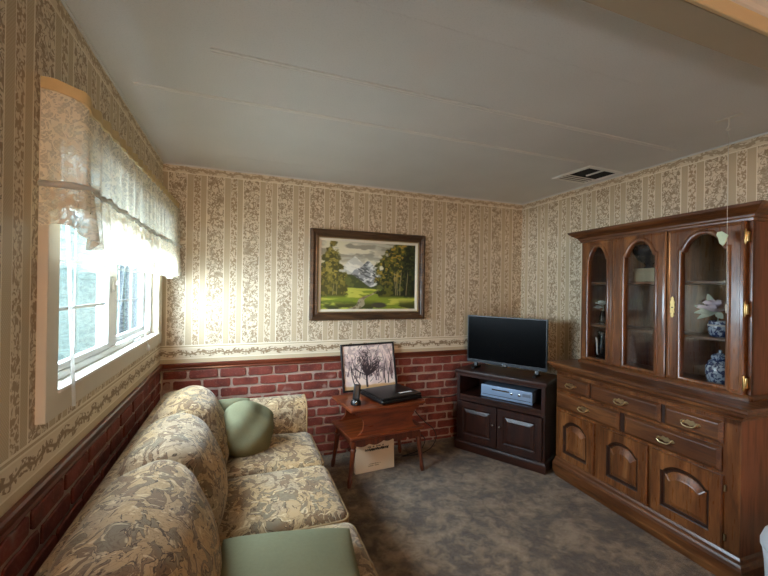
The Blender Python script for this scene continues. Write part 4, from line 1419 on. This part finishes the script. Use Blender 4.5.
f2 = thing('artificial_flower', 'small white flower behind the left glass door of the cabinet', 'flower', hpos(0.150, 0.28, SH1), -PI / 2)
bm = B(); lathe(bm, [(0.022, 0), (0.030, 0.006), (0.026, 0.05), (0.014, 0.085), (0.016, 0.10)], 18); obj('vase', bm, M['pitch'], f2, True)
bm = B(); tube(bm, smooth_path([(0, 0, 0.09), (0.006, -0.004, 0.13), (0.0, -0.012, 0.165)]), 0.0025, 6); obj('stem', bm, M['leafm'], f2)
bm = B(); rose(bm, Vector((0, -0.012, 0.150)), 0.042, 8); rose(bm, Vector((-0.03, -0.012, 0.120)), 0.030, 9); obj('bloom', bm, M['pwhite'], f2, True)
pt = thing('pitcher', 'dark pitcher with a pale upright handle behind the left glass door', 'pitcher', hpos(0.135, 0.31, SH0), -PI / 2)
bm = B(); lathe(bm, [(0.040, 0), (0.048, 0.006), (0.062, 0.06), (0.060, 0.12), (0.044, 0.17), (0.040, 0.20), (0.046, 0.215), (0.040, 0.213), (0.036, 0.20)], 28); obj('body', bm, M['pitch'], pt, True)
bm = B(); tube(bm, smooth_path([(-0.02, -0.055, 0.165), (-0.0, -0.078, 0.168), (0.008, -0.082, 0.150), (0.010, -0.080, 0.10), (0.008, -0.074, 0.055), (0.004, -0.060, 0.045)], 6), 0.006, 10); obj('handle', bm, M['vinyl'], pt, True)
bx = thing('keepsake_box', 'pale box on the top shelf behind the middle glass door', 'box', hpos(0.505, 0.30, 1.479), -PI / 2 - HA)
bm = B(); box(bm, -0.085, 0.085, -0.06, 0.06, 0, 0.075, 0.003, 1); obj('body', bm, M['palebox'], bx)
bm = B(); box(bm, -0.088, 0.088, -0.063, 0.063, 0.068, 0.090, 0.003, 1); obj('lid', bm, M['palebox'], bx)
dish = thing('glass_dish', 'dark glass dish standing on the pale box behind the middle door', 'dish', hpos(0.485, 0.30, 1.569), 0)
bm = B()
n = 40
prof = [(0.030, 0), (0.034, 0.004), (0.020, 0.016), (0.030, 0.030), (0.066, 0.055), (0.092, 0.105), (0.102, 0.150), (0.097, 0.149), (0.086, 0.105), (0.060, 0.060), (0.02, 0.04)]
ls = [[((r * (1 + (0.06 if i > 4 else 0) * math.cos(10 * 2 * PI * k / n))) * math.cos(2 * PI * k / n), (r * (1 + (0.06 if i > 4 else 0) * math.cos(10 * 2 * PI * k / n))) * math.sin(2 * PI * k / n), z) for k in range(n)] for i, (r, z) in enumerate(prof)]
loops(bm, ls, True, True, True)
obj('bowl', bm, M['smoke'], dish, True)

# ------------------------------------------------------------------ hanging ornament, vent, bin
hx, hy = 2.300, 1.178
ho = thing('hanging_ornament', 'pale green leaf charm on a long string hung from the ceiling', 'ornament', (hx, hy, H))
bm = B(); box(bm, -0.012, 0.012, -0.055, 0.055, -0.006, 0.0, 0.002, 1); obj('hook_plate', bm, M['white'], ho)
bm = B(); tube(bm, smooth_path([(0, 0, -0.004), (0, 0, -0.04), (0.0, 0.008, -0.058), (0.0, 0.0, -0.066), (0.0, -0.006, -0.058)], 5), 0.003, 8); obj('hook', bm, M['white'], ho)
bm = B(); tube(bm, [(0, 0.0, -0.062), (0.0, 0.001, -0.45), (0, 0.0, -0.948)], 0.0011, 6); obj('string', bm, M['string'], ho)
bm = B()
pts = [(0.0, 0.0), (0.026, 0.022), (0.046, 0.020), (0.050, 0.005), (0.042, -0.010), (0.036, -0.038), (0.022, -0.052), (0.014, -0.044), (0.008, -0.030)]
prism(bm, [(x - 0.004, z - 0.596) for x, z in pts], lambda a, b, d: (d, a, b), -0.004, 0.002)
obj('leaf_charm', bm, M['pgreen'], ho)
bm = B(); lathe(bm, [(0.0008, 0.012), (0.005, 0.006), (0.006, -0.012), (0.003, -0.034), (0.0008, -0.038)], 12, 0, 0, -0.955); obj('drop', bm, M['string'], ho, True)

va = thing('ceiling_vent', 'square metal air vent with dark slots in the ceiling', 'vent', (2.462, 2.165, H), math.radians(2))
bm = B()
VX, VY = 0.175, 0.170
def ring(i, z): return [(-VX + i, -VY + i, z), (VX - i, -VY + i, z), (VX - i, VY - i, z), (-VX + i, VY - i, z)]
loops(bm, [ring(0, 0.0), ring(0.002, -0.008), ring(0.022, -0.012), ring(0.026, -0.004), ring(0.026, 0.0)], True)
obj('frame', bm, M['vent'], va)
bm = B(); box(bm, -VX + 0.02, VX - 0.02, -VY + 0.02, VY - 0.02, -0.0015, 0.0005); obj('duct_shade', bm, M['dark'], va)  # flat dark sheet painted as the shade inside the vent
bm = B(); box(bm, -0.007, 0.007, -VY + 0.024, 0.0, -0.010, -0.001, 0.001, 1); obj('divider', bm, M['vent'], va)
for k in range(9):
    bm = B()
    y = -VY + 0.042 + k * 0.034
    far = True
    if k < 5:
        continue
    hw = 0.017 if far else 0.008
    box(bm, -VX + 0.026, VX - 0.026, -hw, hw, -0.0006, 0.0006, mtx=Matrix.Translation((0, y, -0.0072)) @ Matrix.Rotation(math.radians(10 if far else -60), 4, 'X'))
    obj('louver', bm, M['vent'], va)

bn = thing('waste_bin', 'white rounded bin at the right edge beside the cabinet end', 'bin', (2.135, 0.80, 0))
bm = B(); lathe(bm, [(0.110, 0), (0.120, 0.008), (0.135, 0.30), (0.142, 0.36)], 36); obj('body', bm, M['bin'], bn, True)
bm = B(); lathe(bm, [(0.142, 0.355), (0.147, 0.362), (0.147, 0.38), (0.135, 0.415), (0.105, 0.445), (0.05, 0.46), (0.002, 0.463)], 36); obj('lid', bm, M['bin'], bn, True)

# ------------------------------------------------------------------ light
w = bpy.data.worlds.new('sky')
SC.world = w
w.use_nodes = True
bg = w.node_tree.nodes['Background']
bg.inputs[0].default_value = (0.66, 0.85, 1.0, 1)
bg.inputs[1].default_value = 38.0

def area(name, loc, aim, sx, sy, power, col, portal=False):
    l = bpy.data.lights.new(name, 'AREA')
    l.shape = 'RECTANGLE'
    l.size, l.size_y, l.energy, l.color = sx, sy, power, col
    o = bpy.data.objects.new(name, l)
    COL.objects.link(o)
    o.location = loc
    o.rotation_euler = (Vector(aim) - Vector(loc)).to_track_quat('-Z', 'Y').to_euler()
    if portal:
        l.cycles.is_portal = True
    return o
area('window_portal', (GX - 0.06, (WY0 + WY1) / 2, (WZ0 + WZ1) / 2), (1, (WY0 + WY1) / 2, (WZ0 + WZ1) / 2), WY1 - WY0, WZ1 - WZ0, 0, (1, 1, 1), True)
def bulb(name, loc, power, col, r):
    l = bpy.data.lights.new(name, 'POINT')
    l.energy, l.color, l.shadow_soft_size = power, col, r
    o = bpy.data.objects.new(name, l)
    COL.objects.link(o)
    o.location = loc
bulb('kitchen_lamp', (-0.42, -2.42, 1.95), 68, (1.0, 0.58, 0.30), 0.12)
area('rear_ceiling_fill', (0.15, YR + 0.03, 0.62), (0.3, 0, 1.9), 1.1, 1.1, 40, (0.84, 0.92, 1.0))  # added uplight to brighten the ceiling, standing in for unseen rear daylight

# ------------------------------------------------------------------ camera (solved from the photograph's wall and ceiling lines)
f_px, yaw, pitch, roll, ch_ = 378.51, 0.3618, 0.0021, 0.0152, 1.4058
fw = Vector((math.sin(yaw) * math.cos(pitch), math.cos(yaw) * math.cos(pitch), math.sin(pitch)))
rt = Vector((math.cos(yaw), -math.sin(yaw), 0))
up = rt.cross(fw)
r2 = rt * math.cos(roll) + up * math.sin(roll)
u2 = -rt * math.sin(roll) + up * math.cos(roll)
cd = bpy.data.cameras.new('camera')
cd.sensor_width = 36.0
cd.lens = 36.0 * f_px / 768.0
cd.clip_start = 0.02
cam = bpy.data.objects.new('camera', cd)
COL.objects.link(cam)
cam.matrix_world = Matrix(((r2.x, u2.x, -fw.x, 0), (r2.y, u2.y, -fw.y, 0), (r2.z, u2.z, -fw.z, ch_), (0, 0, 0, 1)))
SC.camera = cam

SC.view_settings.view_transform = 'Standard'
SC.view_settings.look = 'None'
SC.view_settings.gamma = 1.0
SC.view_settings.use_curve_mapping = False
SC.view_settings.exposure = 0.18
SC.cycles.use_denoising = True
SC.cycles.max_bounces = 10
SC.cycles.diffuse_bounces = 6
SC.cycles.transparent_max_bounces = 16
SC.cycles.sample_clamp_indirect = 6.0
SC.cycles.caustics_reflective = False
SC.cycles.caustics_refractive = False
